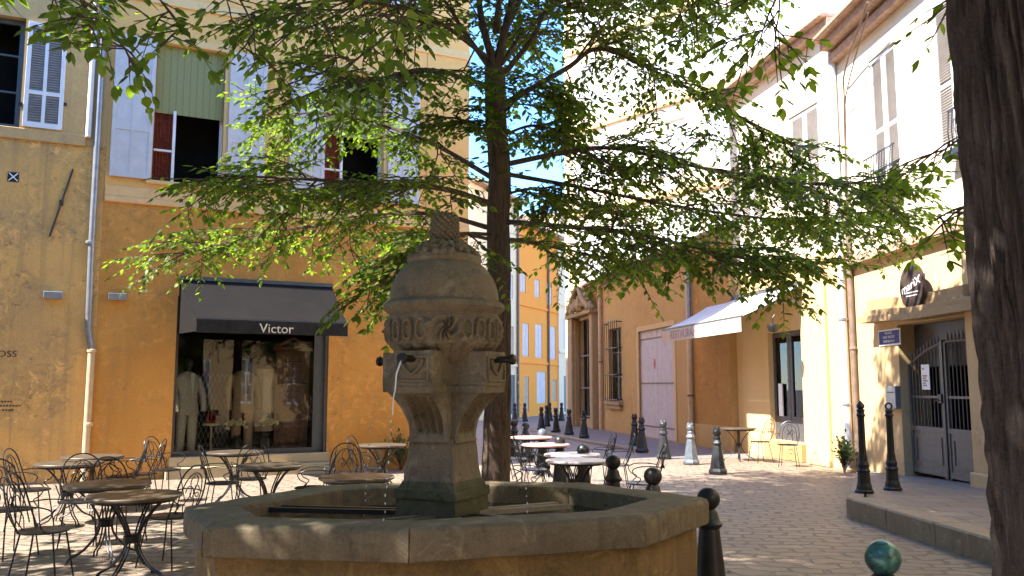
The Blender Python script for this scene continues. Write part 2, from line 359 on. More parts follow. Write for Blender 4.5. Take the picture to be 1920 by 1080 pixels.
def lettering(txt, size, m, parent, loc, rot=(PI / 2, 0, 0), shear=0., sx=1., align="CENTER"):
    me = text_mesh(txt, size, .006, shear, align); me.materials.clear(); me.materials.append(M[m])
    o = bpy.data.objects.new("lettering", me); COL.objects.link(o); o.parent = parent; o.location = loc; o.rotation_euler = rot; o.scale = (sx, 1, 1); return o

class Face:                            # a facade: local X runs left to right seen from the street, local Y into the building
    def __init__(s, p, q):
        s.p = Vector((p[0], p[1], 0)); d = Vector((q[0] - p[0], q[1] - p[1], 0)); s.len = d.length; s.d = d.normalized(); s.n = Vector((-s.d.y, s.d.x, 0)); s.rz = math.atan2(s.d.y, s.d.x)
    def hit(s, x, y, out=0.):          # pixel -> (s, z) on the facade pushed `out` metres towards the street
        r = ray(x, y); o = Vector((0, 0, HC)); pl = s.p - s.n * out
        t = (pl - o).dot(s.n) / r.dot(s.n); w = o + r * t - pl; return w.dot(s.d), w.z
    def sx(s, x, y=800, out=0.): return s.hit(x, y, out)[0]
    def w(s, a, out=0., z=0.): q = s.p + s.d * a - s.n * out; return Vector((q.x, q.y, z))
    def rect(s, x0, x1, y0, y1):       # pixel box -> (s0, s1, z0, z1)
        xm, ym = (x0 + x1) / 2, (y0 + y1) / 2
        return s.hit(x0, ym)[0], s.hit(x1, ym)[0], s.hit(xm, y1)[1], s.hit(xm, y0)[1]

# ------------------------------------------------------------------ sky and sun
sun_to = Vector((-.8966, -.4428, 0)); SUN_EL = R(50)
sd = bpy.data.lights.new("sun", "SUN"); sun = bpy.data.objects.new("sun", sd); COL.objects.link(sun)
sd.energy = 3.6; sd.angle = R(.5); sd.color = (1, .95, .86)
dirv = Vector((sun_to.x * math.cos(SUN_EL), sun_to.y * math.cos(SUN_EL), math.sin(SUN_EL)))
sun.rotation_euler = (-dirv).to_track_quat("-Z", "Y").to_euler(); sun.location = dirv * 60
w = bpy.data.worlds.new("World"); S.world = w; w.use_nodes = True; nt = w.node_tree
sky = N(nt, "ShaderNodeTexSky"); sky.sky_type = "NISHITA"; sky.sun_disc = False; sky.sun_elevation = SUN_EL; sky.sun_rotation = math.atan2(sun_to.x, sun_to.y)
sky.air_density = 1.0; sky.dust_density = 0.; sky.ozone_density = 8.0; sky.altitude = 800
hs_ = N(nt, "ShaderNodeHueSaturation"); hs_.inputs["Saturation"].default_value = 1.07; L(nt, sky.outputs[0], hs_.inputs["Color"]); L(nt, hs_.outputs[0], nt.nodes["Background"].inputs["Color"]); nt.nodes["Background"].inputs["Strength"].default_value = .15
S.view_settings.view_transform = "Standard"; S.view_settings.look = "None"; S.view_settings.exposure = 2.5; S.view_settings.gamma = 1

# ------------------------------------------------------------------ ground
tag(MB().quad((-250, -60, 0), (250, -60, 0), (250, 420, 0), (-250, 420, 0)).build("ground", "paving"), kind="structure")
FA0 = gp(277, 899); FAd = Vector((2.025, 1, 0)).normalized()
A = Face(FA0 - FAd * 14, FA0 + FAd * 30)
seam = A.sx(176, 700)
A = Face(A.w(seam), A.w(seam + 1)); 
WP0 = Vector((5.65, 22.06, 0)); Wd = Vector((.19, -.98, 0)).normalized(); Wn = Vector((-Wd.y, Wd.x, 0))
WL = 13.6
W = Face(WP0 - Wd * WL, WP0)
B2o = WP0 + Wn * .16
B2 = Face(B2o - Wd * .05, B2o + Wd * 5.15)
P1 = B2.w(5.2)
B3 = Face(P1, P1 + Vector((.0375, -1, 0)) * 20)
tag(MB().add([(.9, 19.5, .004), (5.9, 20.2, .004), (W.w(0).x - .02, W.w(0).y, .004), (3.2, 60, .004), (-6, 60, .004), (-.7, 25, .004)], [(0, 1, 2, 3, 4, 5)]).build("street", "street"), kind="structure")
# raised pavement on the right and its kerb
K0 = Vector((4.27, 11.15, 0)); K1 = Vector((4.47, 8.1, 0)); K2 = Vector((4.95, 1.0, 0)); KB = Vector((6.72, 16.9, 0))
def pave_z(y): return .24 if y < 11.3 else .24 - .19 * min(1, (y - 11.3) / 5.4)
mb = MB(); ys = [1.0, 4, 8.1, 9.5, 11.15, 12.2, 13.2, 14.2, 15.2, 16.2, 16.85]
def lx(y):
    if y <= 8.1: return K2.x + (K1.x - K2.x) * (y - 1) / 7.1
    if y <= 11.15: return K1.x + (K0.x - K1.x) * (y - 8.1) / 3.05
    return K0.x + (KB.x - K0.x) * (y - 11.15) / 5.75
for i in range(len(ys) - 1):
    a, b = ys[i], ys[i + 1]; mb.quad((lx(a) + .29, a, pave_z(a)), (8.2, a, pave_z(a)), (8.2, b, pave_z(b)), (lx(b) + (.29 if b <= 11.15 else .2), b, pave_z(b)))
tag(mb.build("pavement", "pave_flag"), kind="structure")
def kerb_run(mb, pts, wdt, zf, gap=.006):
    for a, b in zip(pts[:-1], pts[1:]):
        a, b = Vector(a), Vector(b); d = (b - a); n = Vector((-d.y, d.x, 0)).normalized() * -wdt; k = max(1, round(d.length / .95))
        for i in range(k):
            p, q = a + d * (i / k) + d.normalized() * gap, a + d * ((i + 1) / k) - d.normalized() * gap; zp, zq = zf(p.y), zf(q.y); c = .02; ni = n.normalized() * c
            prof = lambda o, z: [o + Vector((0, 0, -.03)), o + Vector((0, 0, z - c)), o + ni + Vector((0, 0, z)), o + n + Vector((0, 0, z)), o + n + Vector((0, 0, -.03))]
            mb.add(prof(p, zp) + prof(q, zq), [(j, (j + 1) % 5, 5 + (j + 1) % 5, 5 + j) for j in range(5)] + [(4, 3, 2, 1, 0), (5, 6, 7, 8, 9)])
mb = MB(); kerb_run(mb, [K2, K1, K0], .3, lambda y: .244); kerb_run(mb, [K0 + Vector((.012, .012, 0)), KB], .2, lambda y: pave_z(y) + .004)
tag(mb.build("kerb", "kerb"), kind="structure")
mb = MB(); kerb_run(mb, [gp(1005, 809), gp(1110, 831), gp(1215, 848)], .22, lambda y: .07)
tag(mb.build("kerb", "kerb"), kind="structure")
# ------------------------------------------------------------------ buildings on the left
def shutter(par, s0, s1, z0, z1, y, m, style, mid=.36, slat="louvre", n=None, name="shutter"):
    mb = MB(); t = .035; st = min(.07, (s1 - s0) * .16); zm = z0 + (z1 - z0) * mid
    mb.box(s0, s0 + st, y - t, y, z0, z1, .004); mb.box(s1 - st, s1, y - t, y, z0, z1, .004)
    for a, b in ((z0, z0 + st * 1.3), (zm - st / 2, zm + st / 2), (z1 - st, z1)): mb.box(s0 + st, s1 - st, y - t + .002, y, a, b)
    o = None
    if style == "panel":
        c = (s0 + s1) / 2; mb.box(c - st * .3, c + st * .3, y - t + .003, y, z0 + st * 1.3, z1 - st)
        mb.box(s0 + st, s1 - st, y - t + .014, y - .004, z0 + st, z1 - st)
        o = mb.build(name, m, par)
    else:
        cs = [(s0 + st, s1 - st)]
        if style == "louvre2":
            c = (s0 + s1) / 2; mb.box(c - st * .4, c + st * .4, y - t + .003, y, z0 + st * 1.3, z1 - st); cs = [(s0 + st, c - st * .4), (c + st * .4, s1 - st)]
        o = mb.build(name, m, par); sl = MB()
        for a, b in cs:
            z = z0 + st * 1.4
            while z < z1 - st * 1.2:
                if abs(z - zm) > st * .7: sl.add([(a, y - t + .004, z), (b, y - t + .004, z), (b, y - .006, z + .034), (a, y - .006, z + .034)], [(0, 1, 2, 3)]).add([(a, y - t + .004, z), (b, y - t + .004, z), (b, y - t + .004, z - .008), (a, y - t + .004, z - .008)], [(3, 2, 1, 0)])
                z += .045
            sl.box(a, b, y - .005, y - .001, z0 + st, z1 - st)
        sl.build("slats", slat, o)
    return o
def window(par, r, depth, frame_m="shutter", bars=2, glass=True, name="window", dark="dark", ft=.05, mull=True):
    s0, s1, z0, z1 = r; y = depth; mb = MB()
    mb.box(s0, s0 + ft, y - .06, y, z0, z1); mb.box(s1 - ft, s1, y - .06, y, z0, z1); mb.box(s0 + ft, s1 - ft, y - .06, y, z0, z0 + ft); mb.box(s0 + ft, s1 - ft, y - .06, y, z1 - ft, z1)
    c = (s0 + s1) / 2
    if mull: mb.box(c - ft * .6, c + ft * .6, y - .062, y, z0 + ft, z1 - ft)
    for k in range(1, bars + 1 if mull else 1):
        z = z0 + (z1 - z0) * k / (bars + 1); mb.box(s0 + ft, c - ft * .6, y - .058, y - .01, z - .015, z + .015); mb.box(c + ft * .6, s1 - ft, y - .058, y - .01, z - .015, z + .015)
    o = mb.build(name, frame_m, par)
    if glass: MB().quad((s0 + ft, y - .03, z0 + ft), (s1 - ft, y - .03, z0 + ft), (s1 - ft, y - .03, z1 - ft), (s0 + ft, y - .03, z1 - ft)).build("pane", "glass", o)
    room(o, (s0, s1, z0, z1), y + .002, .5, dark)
    return o
def room(par, r, y, D, m="dark", name="room_interior"):  # near-black faces put the unlit room's darkness into the colour
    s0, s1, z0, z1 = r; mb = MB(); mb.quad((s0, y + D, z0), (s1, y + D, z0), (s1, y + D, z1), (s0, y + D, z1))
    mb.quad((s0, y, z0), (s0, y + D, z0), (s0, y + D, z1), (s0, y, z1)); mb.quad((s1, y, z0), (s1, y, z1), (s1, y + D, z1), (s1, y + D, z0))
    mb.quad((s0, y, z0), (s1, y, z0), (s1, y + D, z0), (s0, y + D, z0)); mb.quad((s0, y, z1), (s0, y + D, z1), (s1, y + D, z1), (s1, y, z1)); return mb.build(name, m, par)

HA = 18.5
# --- weathered house on the far left
h1 = thing("townhouse", "weathered ochre plaster townhouse with flaking stained lower wall and louvred window", "house", A.p, A.rz)
zb = A.hit(60, 262)[1]; zs = A.hit(60, 243)[1]
r = A.rect(-60, 46, -60, 238); wr = (r[0] - .1, r[1], zs, zs + 2.0)
MB().wall(-9, 0, -.1, zb, [], .3).build("wall", "old_plaster", h1)
mb = MB().wall(-9, 0, zb + .001, HA, [wr, (-6.4, -5.2, zs, zs + 2)], .3, -.012); mb.shell(-9, 0, 0, HA, 9); mb.build("upper_wall", "old_upper", h1)
MB().box(-9, -.34, -.05, .02, zb - .02, zs - .0, .01).build("string_course", "old_upper", h1)
window(h1, (wr[0], wr[1], zs, zs + 2.0), .2, "frame_grey", 2, glass=False, ft=.09)
a, b = A.sx(47, 120), A.sx(124, 120); shutter(h1, a + .02, b, A.hit(85, 243)[1] + .01, zs + 1.95, -.02, "shutter_white", "louvre2", .33)
MB().box(wr[1] - .03, wr[1] + .03, -.06, -.013, zs + .4, zs + .45).box(b - .02, b + .05, -.05, -.013, zs + .5, zs + .55).build("hinge", "iron", h1)
o = thing("vent_plate", "small dark square vent plate crossed by white diagonals on the stained wall", "vent", A.w(A.hit(25, 332)[0], .0, A.hit(25, 332)[1]), A.rz)
MB().box(-.085, .085, -.012, .02, -.085, .085).build("plate", "iron", o); mb = MB()
mb.bar((-.07, -.016, -.07), (.07, -.016, .07), .018, .006, (0, 1, 0)).bar((-.07, -.019, .07), (.07, -.019, -.07), .018, .006, (0, 1, 0)); mb.build("cross", "white", o)
p, q = A.hit(137, 318), A.hit(93, 444)
o = tag(MB().tube([(p[0], -.03, p[1]), ((p[0] + q[0]) / 2, -.035, (p[1] + q[1]) / 2), (q[0], -.03, q[1])], .017, 6).box((p[0] + q[0]) / 2 - .03, (p[0] + q[0]) / 2 + .03, -.04, .02, (p[1] + q[1]) / 2 - .05, (p[1] + q[1]) / 2 + .05).build("wall_tie_rod", "iron"), "slanted rusty iron rod fixed to the weathered wall", "iron rod")
o.location = A.p; o.rotation_euler = (0, 0, A.rz)
q = A.hit(17, 664)
lb = A.hit(-20, 663); s = thing("painted_sign", "black painted capital letters and faint small lines on the weathered wall", "sign", A.w(0), A.rz)
lettering("BOSS", .15, "letter_dark", s, (A.hit(7, 663)[0], -.004, q[1]), sx=1.15)
mb = MB()
for yy, x0, x1 in ((753, 2, 25), (761, 0, 40), (769, 4, 22)):
    a, z = A.hit(x0, yy); b, _ = A.hit(x1, yy); k = a
    while k < b: mb.box(k, k + .03, -.005, .01, z - .012, z + .012); k += .045
mb.build("small_print", "letter_dark", s)
# --- orange house with the shop
sR = A.sx(879, 300)
h2 = thing("townhouse", "tall orange plaster townhouse with grey shutters above a clothes shop", "house", A.p, A.rz)
zl = A.hit(330, 383)[1]
op = A.rect(325, 614, 627, 872); op = (op[0], op[1], .38, A.hit(470, 560)[1])
w1 = (A.sx(289, 220), A.sx(420, 220), A.hit(355, 345)[1], A.hit(355, 88)[1])
dw = w1[1] - w1[0]; off = A.sx(720, 250) - w1[1]
w2 = (w1[0] + off, w1[1] + off, w1[2], w1[3])
ups = [(x[0], x[1], w1[2] + 4.3, w1[3] + 4.0) for x in (w1, w2)]
MB().wall(.002, sR, -.1, zl, [op], .32).build("wall", "orange_low", h2)
mb = MB().wall(.002, sR, zl + .001, HA, [w1, w2] + ups, .28, -.008); mb.shell(.002, sR, 0, HA, 22); mb.build("upper_wall", "orange_up", h2)
mb = MB().box(.01, sR + .02, -.05, .02, zl - .06, zl + .05, .012).box(.01, sR + .015, -.03, .02, zl + .05, zl + .24, .008); mb.build("string_course", "ledge", h2)
zt = A.hit(390, 22)[1]; MB().box(.01, sR + .02, -.045, .0, zt - .03, zt + .03, .008).box(.01, sR + .015, -.02, 0, zt + .03, zt + .16).build("string_course", "ledge", h2)
MB().box(sR - 1.0, sR - .985, -.014, 0, zl + .3, HA - .3).build("drip_line", "wood_eave", h2)
for wi, (wr_, opn) in enumerate(((w1, True), (w2, True), (ups[0], False), (ups[1], False))):
    s0, s1, z0, z1 = wr_; fm = MB(); f = .06
    fm.box(s0 - .12, s1 + .12, -.035, -.001, z1, z1 + .14, .006).box(s0 - .14, s0 - .0, -.03, -.002, z0, z1).box(s1, s1 + .14, -.03, -.002, z0, z1)
    fr = fm.build("window_surround", "ledge", h2)
    wnd = window(h2, (s0, s1, z0, z1), .24, "shutter", 2, glass=not opn, mull=not opn)
    if opn:
        MB().box(s0 + .01, s1 - .01, .1, .115, z0 + (z1 - z0) * .50, z1 - .01).build("roller_blind", "blind", wnd)
        cur = MB(); n = 14
        for k in range(n):
            a, b = s0 + .02 + k * .026, s0 + .02 + (k + 1) * .026; cur.quad((a, .15 + .02 * (k % 2), z0 + .05), (b, .15 + .02 * ((k + 1) % 2), z0 + .05), (b, .15 + .02 * ((k + 1) % 2), z1 - .1), (a, .15 + .02 * (k % 2), z1 - .1))
        cur.build("curtain", "curtain", wnd)
        sa = MB(); sa.box(s0 + .34, s0 + .39, .05, .1, z0 + .02, z0 + (z1 - z0) * .52).box(s0 + .02, s0 + .34, .055, .095, z0 + (z1 - z0) * .22, z0 + (z1 - z0) * .22 + .035).build("casement", "shutter_white", wnd)
    MB().box(s0 - .1, s1 + .1, -.07, .2, z0 - .07, z0, .01).build("sill", "ledge", wnd)
    sw = (s1 - s0) * .53
    shutter(h2, s0 - sw - .05, s0 - .01, z0 + .0, z1 + .02, -.045, "shutter", "panel", .34); shutter(h2, s1 + .08, s1 + sw + .12, z0 + .0, z1 + .02, -.045, "shutter", "panel", .34)
# shop front
sf = MB(); s0, s1, z0, z1 = op; f = .055; y = .16
sf.box(s0 + .004, s0 + f, .1, y, z0, z1).box(s1 - .26, s1 - .2, .1, y, z0, z1).box(s1 - f, s1 - .004, .03, y, z0, z1).box(s0 + f, s1 - f, .1, y, z1 - f, z1).box(s0 + f, s1 - .26, .1, y, z0, z0 + .09).box(s0 + f, s1 - .26, .11, y - .003, z1 - .42, z1 - .37)
sfo = sf.build("shop_front", "door_grey", h2)
MB().quad((s0 + f, .13, z0 + .09), (s1 - .26, .13, z0 + .09), (s1 - .26, .13, z1 - f), (s0 + f, .13, z1 - f)).build("pane", "glass", sfo)
MB().box(s1 - .2, s1 - f, .12, .15, z0, z1).build("side_panel", "frame_grey", sfo)
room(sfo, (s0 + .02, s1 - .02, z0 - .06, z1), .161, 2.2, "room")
MB().box(s0 - .1, s1 + .1, -.26, .1, -.05, .2, .015).box(s0 - .04, s1 + .04, -.1, .1, .2, z0 + .0, .012).build("shop_step", "pale_stone", h2)
# things in the shop window (each stands on the raised display floor)
zf = z0 - .055
def mannequin(name, lab, s, y, m1, m2, sc=1., arm=.0, tie=False, rz=0.):
    p = A.w(s, -y, zf); t = thing(name, lab, "mannequin", p, A.rz + rz); t.scale = (sc, sc, sc)
    def ell(mb, secs, n=20):
        vs = []; fs = []
        for (z, rx, ry, ox) in secs:
            for k in range(n):
                a = 2 * PI * k / n; vs.append((rx * math.cos(a) + 0, ry * math.sin(a) + ox, z))
        for i in range(len(secs) - 1):
            for k in range(n): fs.append((i * n + k, i * n + (k + 1) % n, (i + 1) * n + (k + 1) % n, (i + 1) * n + k))
        return mb.add(vs, fs + [tuple(range(n - 1, -1, -1)), tuple(range((len(secs) - 1) * n, len(secs) * n))])
    mb = ell(MB(), [(.74, .21, .13, 0), (.8, .215, .135, 0), (1.0, .185, .12, 0), (1.1, .18, .115, 0), (1.25, .215, .125, 0), (1.36, .225, .115, .01), (1.42, .2, .09, .02), (1.46, .12, .07, .02), (1.49, .07, .06, .02)])
    for s_ in (-1, 1): mb.tube([(s_ * .19, .01, 1.39), (s_ * .255, .015, 1.22), (s_ * .275, -.01 - arm, 1.04), (s_ * .265, -.05 - arm, .8)], lambda u: .066 - .02 * u, 10, 4)
    mb.build("jacket", m1, t, True)
    tr = MB()
    for s_ in (-1, 1): tr.tube([(s_ * .1, 0, .82), (s_ * .11, 0, .5), (s_ * .115, .01, .06)], lambda u: .1 - .03 * u, 12, 4)
    tr.build("trousers", m2, t, True)
    MB().add([(-.05, -.128, 1.46), (.05, -.128, 1.46), (.0, -.146, 1.02)], [(0, 1, 2)]).build("shirt", "shirt", t)
    if tie: MB().bar((0, -.137, 1.42), (0, -.152, 1.08), .035, .01, (0, 1, 0)).build("tie", "tie", t)
    n = ell(MB(), [(1.45, .05, .05, .01), (1.53, .052, .052, .0), (1.57, .075, .085, -.01), (1.66, .08, .1, -.01), (1.73, .065, .08, 0), (1.76, .03, .035, 0)]); n.build("head", "vase", t, True)
    ft = MB()
    for s_ in (-1, 1): ft.box(s_ * .115 - .045, s_ * .115 + .045, -.2, .06, 0, .07, .015)
    ft.build("shoes", "tie", t); return t
dsw = s1 - s0
mannequin("mannequin", "mannequin in pale linen suit at the left end of the shop window", s0 + .28, .4, "suit_pale", "suit_pale", 1.08, .05, False, .5)
mannequin("mannequin", "mannequin in tan jacket and dark tie in the middle of the shop window", s0 + dsw * .46, .48, "suit_tan", "suit_tan", 1.1, .02, True, .25)
t = thing("clothes_stand", "pale long coat hanging on a stand beside the tan jacket mannequin", "coat stand", A.w(s0 + dsw * .62, -.8, zf), A.rz)
MB().lathe([(.16, 0), (.16, .03), (.02, .05), (.018, 1.9), (.03, 1.92)], 12).build("stand", "vase", t); MB().lathe([(.19, .45), (.17, .9), (.15, 1.3), (.19, 1.6), (.2, 1.68), (.07, 1.75)], 20, fn=lambda r, z, a: r * (1 + .07 * math.cos(7 * a)) * (1. if abs(math.cos(a)) > .0 else 1)).build("coat", "pale_cloth", t, True)
t = thing("carved_door", "tall carved dark wood door leaf leaning at the right of the shop window", "carved door", A.w(s0 + dsw * .8, -.62, zf), A.rz - .25)
mb = MB().box(-.33, .33, -.04, .04, 0, 2.05, .01)
for z0_, z1_ in ((.12, .7), (.85, 1.3), (1.42, 1.9)): mb.box(-.25, .25, -.06, -.041, z0_, z1_, .012).box(-.17, .17, -.085, -.061, z0_ + .07, z1_ - .07, .01)
mb.build("panel", "wood_carved", t); mb = MB().box(-.39, .39, -.08, .05, 2.05, 2.13, .015)
mb.tube([(-.34, -.04, 2.13), (-.18, -.04, 2.2), (0, -.04, 2.3), (.18, -.04, 2.2), (.34, -.04, 2.13)], .035, 8, 4); mb.tube([(-.3, -.07, 1.36), (0, -.1, 1.4), (.3, -.07, 1.36)], .03, 6, 4); mb.build("cornice", "wood_carved", t)
t = thing("lattice_gate", "folding pale metal lattice gate inside the shop window", "lattice gate", A.w(s0 + dsw * .3, -1.1, zf), A.rz); mb = MB()
for k in range(-4, 9):
    for d_ in (-1, 1): mb.tube([(-.36 + (k * .09) , .01 * d_, .15 if d_ > 0 else .15)] + [(max(-.42, min(.42, -.36 + k * .09 + (.045 if (j % 2) else 0) * d_)), .01 * d_, .15 + j * .11) for j in range(1, 14)], .006, 4)
mb.build("bars", "zinc", t)
def flowers(s, y, sc, lab, n):
    t = thing("flower_vase", lab, "vase of flowers", A.w(s, -y, zf + .0), A.rz); t.scale = (sc,) * 3
    MB().lathe([(.1, 0), (.13, .1), (.12, .3), (.07, .38), (.08, .42)], 16).build("vase", "vase", t, True); mb = MB(); rr = random.Random(n)
    for k in range(n):
        a = rr.uniform(0, 2 * PI); q = rr.uniform(0, .22); z = .55 + .16 * math.cos(q * 6) + rr.uniform(-.05, .05); c = (q * math.cos(a), q * math.sin(a), z); pr = [(.001, -.03), (.03, -.02), (.045, .005), (.03, .03), (.001, .035)]
        mb.lathe(pr, 7, c)
    mb.build("blossoms", "flower", t, True); return t
flowers(s0 + dsw * .42, .42, .95, "cream flower bouquet in dark vase in front of the tan jacket", 46)
flowers(s0 + dsw * .62, .40, 1.0, "cream flower bouquet in dark vase below the hanging pale coat", 54)
t = thing("side_table", "small pale pedestal table with red ornaments inside the shop window", "side table", A.w(s0 + dsw * .27, -.7, zf), A.rz)
MB().lathe([(.12, 0), (.12, .02), (.02, .05), (.02, .55), (.05, .58)], 12).build("pedestal", "pale_cloth", t, True); MB().lathe([(.16, .58), (.17, .6), (.17, .62), (.15, .625)], 20).build("top", "pale_cloth", t)
mb = MB()
for k, (x_, y_, h_) in enumerate(((-.07, 0, .18), (.0, .05, .24), (.07, -.03, .2))): mb.lathe([(.03, .626), (.035, .66), (.012, .7), (.02, .626 + h_)], 8, (x_, y_, 0))
mb.build("ornaments", "red", t, True)
for k, (u, yy, m_, w_, h_, lab) in enumerate(((.1, .33, "red_cloth", .3, .14, "folded red cloth pile at the foot of the pale suit"), (.2, .36, "pale_cloth", .22, .07, "folded pale cloth pile beside the red cloths"), (.33, .36, "navy", .36, .16, "folded navy cloth pile on the shop window floor"), (.52, .38, "pale_cloth", .3, .1, "folded pale cloth pile between the flower vases"), (.72, .34, "suit_tan", .22, .09, "folded tan cloth pile in front of the carved door"))):
    mb = MB(); n = max(2, int(h_ / .035))
    for j in range(n):
        e = random.uniform(-.02, .02); mb.box(-w_ / 2 + e, w_ / 2 + e, -.11 + e, .11 + e, j * h_ / n, (j + 1) * h_ / n - .003, .008)
    o = tag(mb.build("folded_clothes", m_), lab, "folded clothes"); o.location = A.w(s0 + dsw * u, -yy, zf); o.rotation_euler = (0, 0, A.rz + random.uniform(-.3, .3))
# shop awning
aw = thing("awning", "dark grey canvas shop awning lettered Victor over the clothes shop window", "awning", A.p, A.rz)
a0, az = A.hit(337, 522); a1, _ = A.hit(622, 545)
OUT = 1.0
f0, fz = A.hit(368, 600, OUT); f1, fz1 = A.hit(652, 606, OUT); fz = (fz + fz1) / 2; fb = A.hit(510, 627, OUT)[1]
mb = MB(); n = 24
def cano(u, v): return (a0 + (f0 - a0) * v + ((a1 + (f1 - a1) * v) - (a0 + (f0 - a0) * v)) * u, -.02 - (OUT - .02) * v, az + (fz - az) * v - .035 * math.sin(PI * v) * (1 + .3 * math.sin(u * 9)))
for i in range(n):
    for j in range(8): mb.quad(cano(i / n, j / 8), cano(i / n, (j + 1) / 8), cano((i + 1) / n, (j + 1) / 8), cano((i + 1) / n, j / 8))
mb.build("canopy", "awn_grey", aw, True)
MB().box(f0, f1, -OUT - .02, -OUT, fb, fz + .01, .004).build("valance", "awn_front", aw)
MB().bar((f0 - .02, -OUT + .02, fz + .01), (f1 + .02, -OUT + .02, fz + .01), .04, .04).bar((a0, -.03, az + .01), (a1, -.03, az + .01), .07, .07).build("roller_bar", "frame_grey", aw)
mb = MB()
for (fa_, fb_) in ((a0, f0), (a1, f1)): mb.tube([(fa_ + .05, -.02, az - .75), (fb_ + .04 * (1 if fa_ == a0 else -1), -OUT + .03, fz - .0)], .016, 6)
mb.build("support_arm", "zinc", aw)
mb = MB().add([cano(0, 0), cano(0, .5), cano(0, 1), (f0, -OUT + .01, fb + .02), (a0, -.02, fb + .02)], [(0, 1, 2, 3, 4)]).build("side_flap", "awn_grey", aw)
vm = A.hit(519, 616, OUT + .03); lettering("Victor", .24, "letter_pale", aw, (vm[0], -OUT - .024, vm[1] - .01))
# wall lamps beside the drainpipe
for px_, lab in ((100, "grey box wall lamp on the stained plaster left of the drainpipe"), (220, "grey box wall lamp on the orange wall right of the drainpipe")):
    q = A.hit(px_, 554 if px_ < 150 else 557); t = thing("wall_lamp", lab, "wall lamp", A.w(q[0], 0, q[1]), A.rz, "box lamps on the shop walls")
    MB().box(-.15, .15, -.13, -.015, -.06, .06, .008).build("housing", "zinc", t); MB().box(-.08, .08, -.014, .02, -.04, .04).build("bracket", "frame_grey", t)
# drainpipes
def pipe(name, lab, segs, F=None, brk=()):
    t = thing(name, lab, "drainpipe")
    for k, (pts, r_, m_) in enumerate(segs): MB().tube(pts, r_, 10, 3 if len(pts) > 2 else 0).build("pipe", m_, t, True)
    for p, r_, m_ in brk: MB().lathe([(r_, -.03), (r_ + .012, -.02), (r_ + .012, .02), (r_, .03)], 12, p).build("collar", m_, t)
    return t
sp = A.hit(163, 800, .07)[0]; st_ = A.hit(192, 60, .07)[0]
sj, zj = A.hit(172, 658, .07); ze = HA - .2
pts = lambda s_, z_: tuple(A.w(s_, .07, z_))
pipe("drainpipe", "grey zinc drainpipe with tan lower length at the seam of the two ochre houses", [([pts(st_ + .03, ze), pts(st_ + .02, 4.2), pts(sj, zj)], .055, "zinc"), ([pts(sj, zj + .05), pts(sp, 0)], .062, "pipe_tan")],
     brk=[(pts(sj, zj), .064, "pipe_tan"), (pts(sp + .02, 1.0), .064, "pipe_tan"), (pts(st_ - .01, 4.2), .056, "zinc")])
sw_ = A.hit(172, 200, .05); zq = A.hit(172, 258, .05)[1]
pipe("drainpipe", "short white square drainpipe ending halfway down the weathered wall", [([tuple(A.w(sw_[0], .06, HA - .3)), tuple(A.w(sw_[0] - .03, .06, zq))], .05, "pipe_white")])

# ------------------------------------------------------------------ far houses closing the street
F0 = Vector((-1.1, 43.0, 0)); Fd = Vector((3.9, 9, 0)).normalized(); F = Face(F0, F0 + Fd)
def far_house(lab, x0, x1, top, wm, wins, ledges=(), out=0., pipes=()):
    t = thing("townhouse", lab, "house", F.p - F.n * out, F.rz); s0, s1 = F.sx(x0, 700, out), F.sx(x1, 700, out); H = top
    holes = []; rs = []
    for (a, b, c, d, m_) in wins:
        r_ = F.rect(a, b, c, d); holes.append(r_); rs.append((r_, m_))
    mb = MB().wall(s0, s1, -.1, H, holes, .15); mb.shell(s0, s1, 0, H, 6); mb.build("wall", wm, t)
    for (s0_, s1_, z0_, z1_), m_ in rs:
        o = MB().box(s0_, s1_, .05, .09, z0_, z1_).build("window", "frame_grey" if m_ is None else m_, t)
        if m_: 
            c_ = (s0_ + s1_) / 2; g = MB()
            for u0, u1 in ((s0_ + .03, c_ - .015), (c_ + .015, s1_ - .03)): g.box(u0, u1, .03, .049, z0_ + .05, z1_ - .05)
            g.build("shutter_leaf", m_, o)
    for yy in ledges:
        z_ = F.hit((x0 + x1) / 2, yy, out)[1]; MB().box(s0, s1, -.08, -.001, z_ - .06, z_ + .06).build("string_course", wm, t)
    MB().box(s0 - .1, s1 + .1, -.5, 6, H, H + .15).build("roof_edge", "wood_eave", t)
    for x_ in pipes:
        s_ = F.sx(x_, 700, out); MB().tube([(s_, -.08, 0), (s_, -.08, H)], .07, 6).build("pipe", "pipe_brown", t)
    return t
sm = "shutter_far"
far_house("pale cream townhouse at the far end of the street, left of the orange one", 880, 970.5, 11.6, "far_cream", [(953, 963, 612, 672, "shutter_tan"), (956, 966, 703, 777, None), (925, 935, 612, 672, "shutter_tan"), (953, 962, 515, 560, "shutter_far")], (683,), 0., (969,))
far_house("bright orange townhouse with lavender shutters closing the far street", 970.8, 1048, 10.6, "far_orange", [(979, 991, 606, 668, sm), (1003, 1016, 608, 671, sm), (1029, 1041, 612, 674, sm), (982, 991, 706, 772, "shutter_tan"), (1006, 1023, 697, 756, sm), (1035, 1043, 712, 752, "shutter_tan"), (975, 985, 512, 548, sm), (1002, 1011, 524, 558, sm), (1025, 1034, 532, 572, sm)], (681, 578), .02, (1027,))
far_house("narrow pale townhouse with tall shutters, right of the orange one in the far street", 1048.3, 1085, 12.2, "far_cream", [(1052, 1061, 600, 655, sm), (1055, 1066, 510, 560, sm), (1054, 1062, 705, 772, None)], (662, 575), .12)

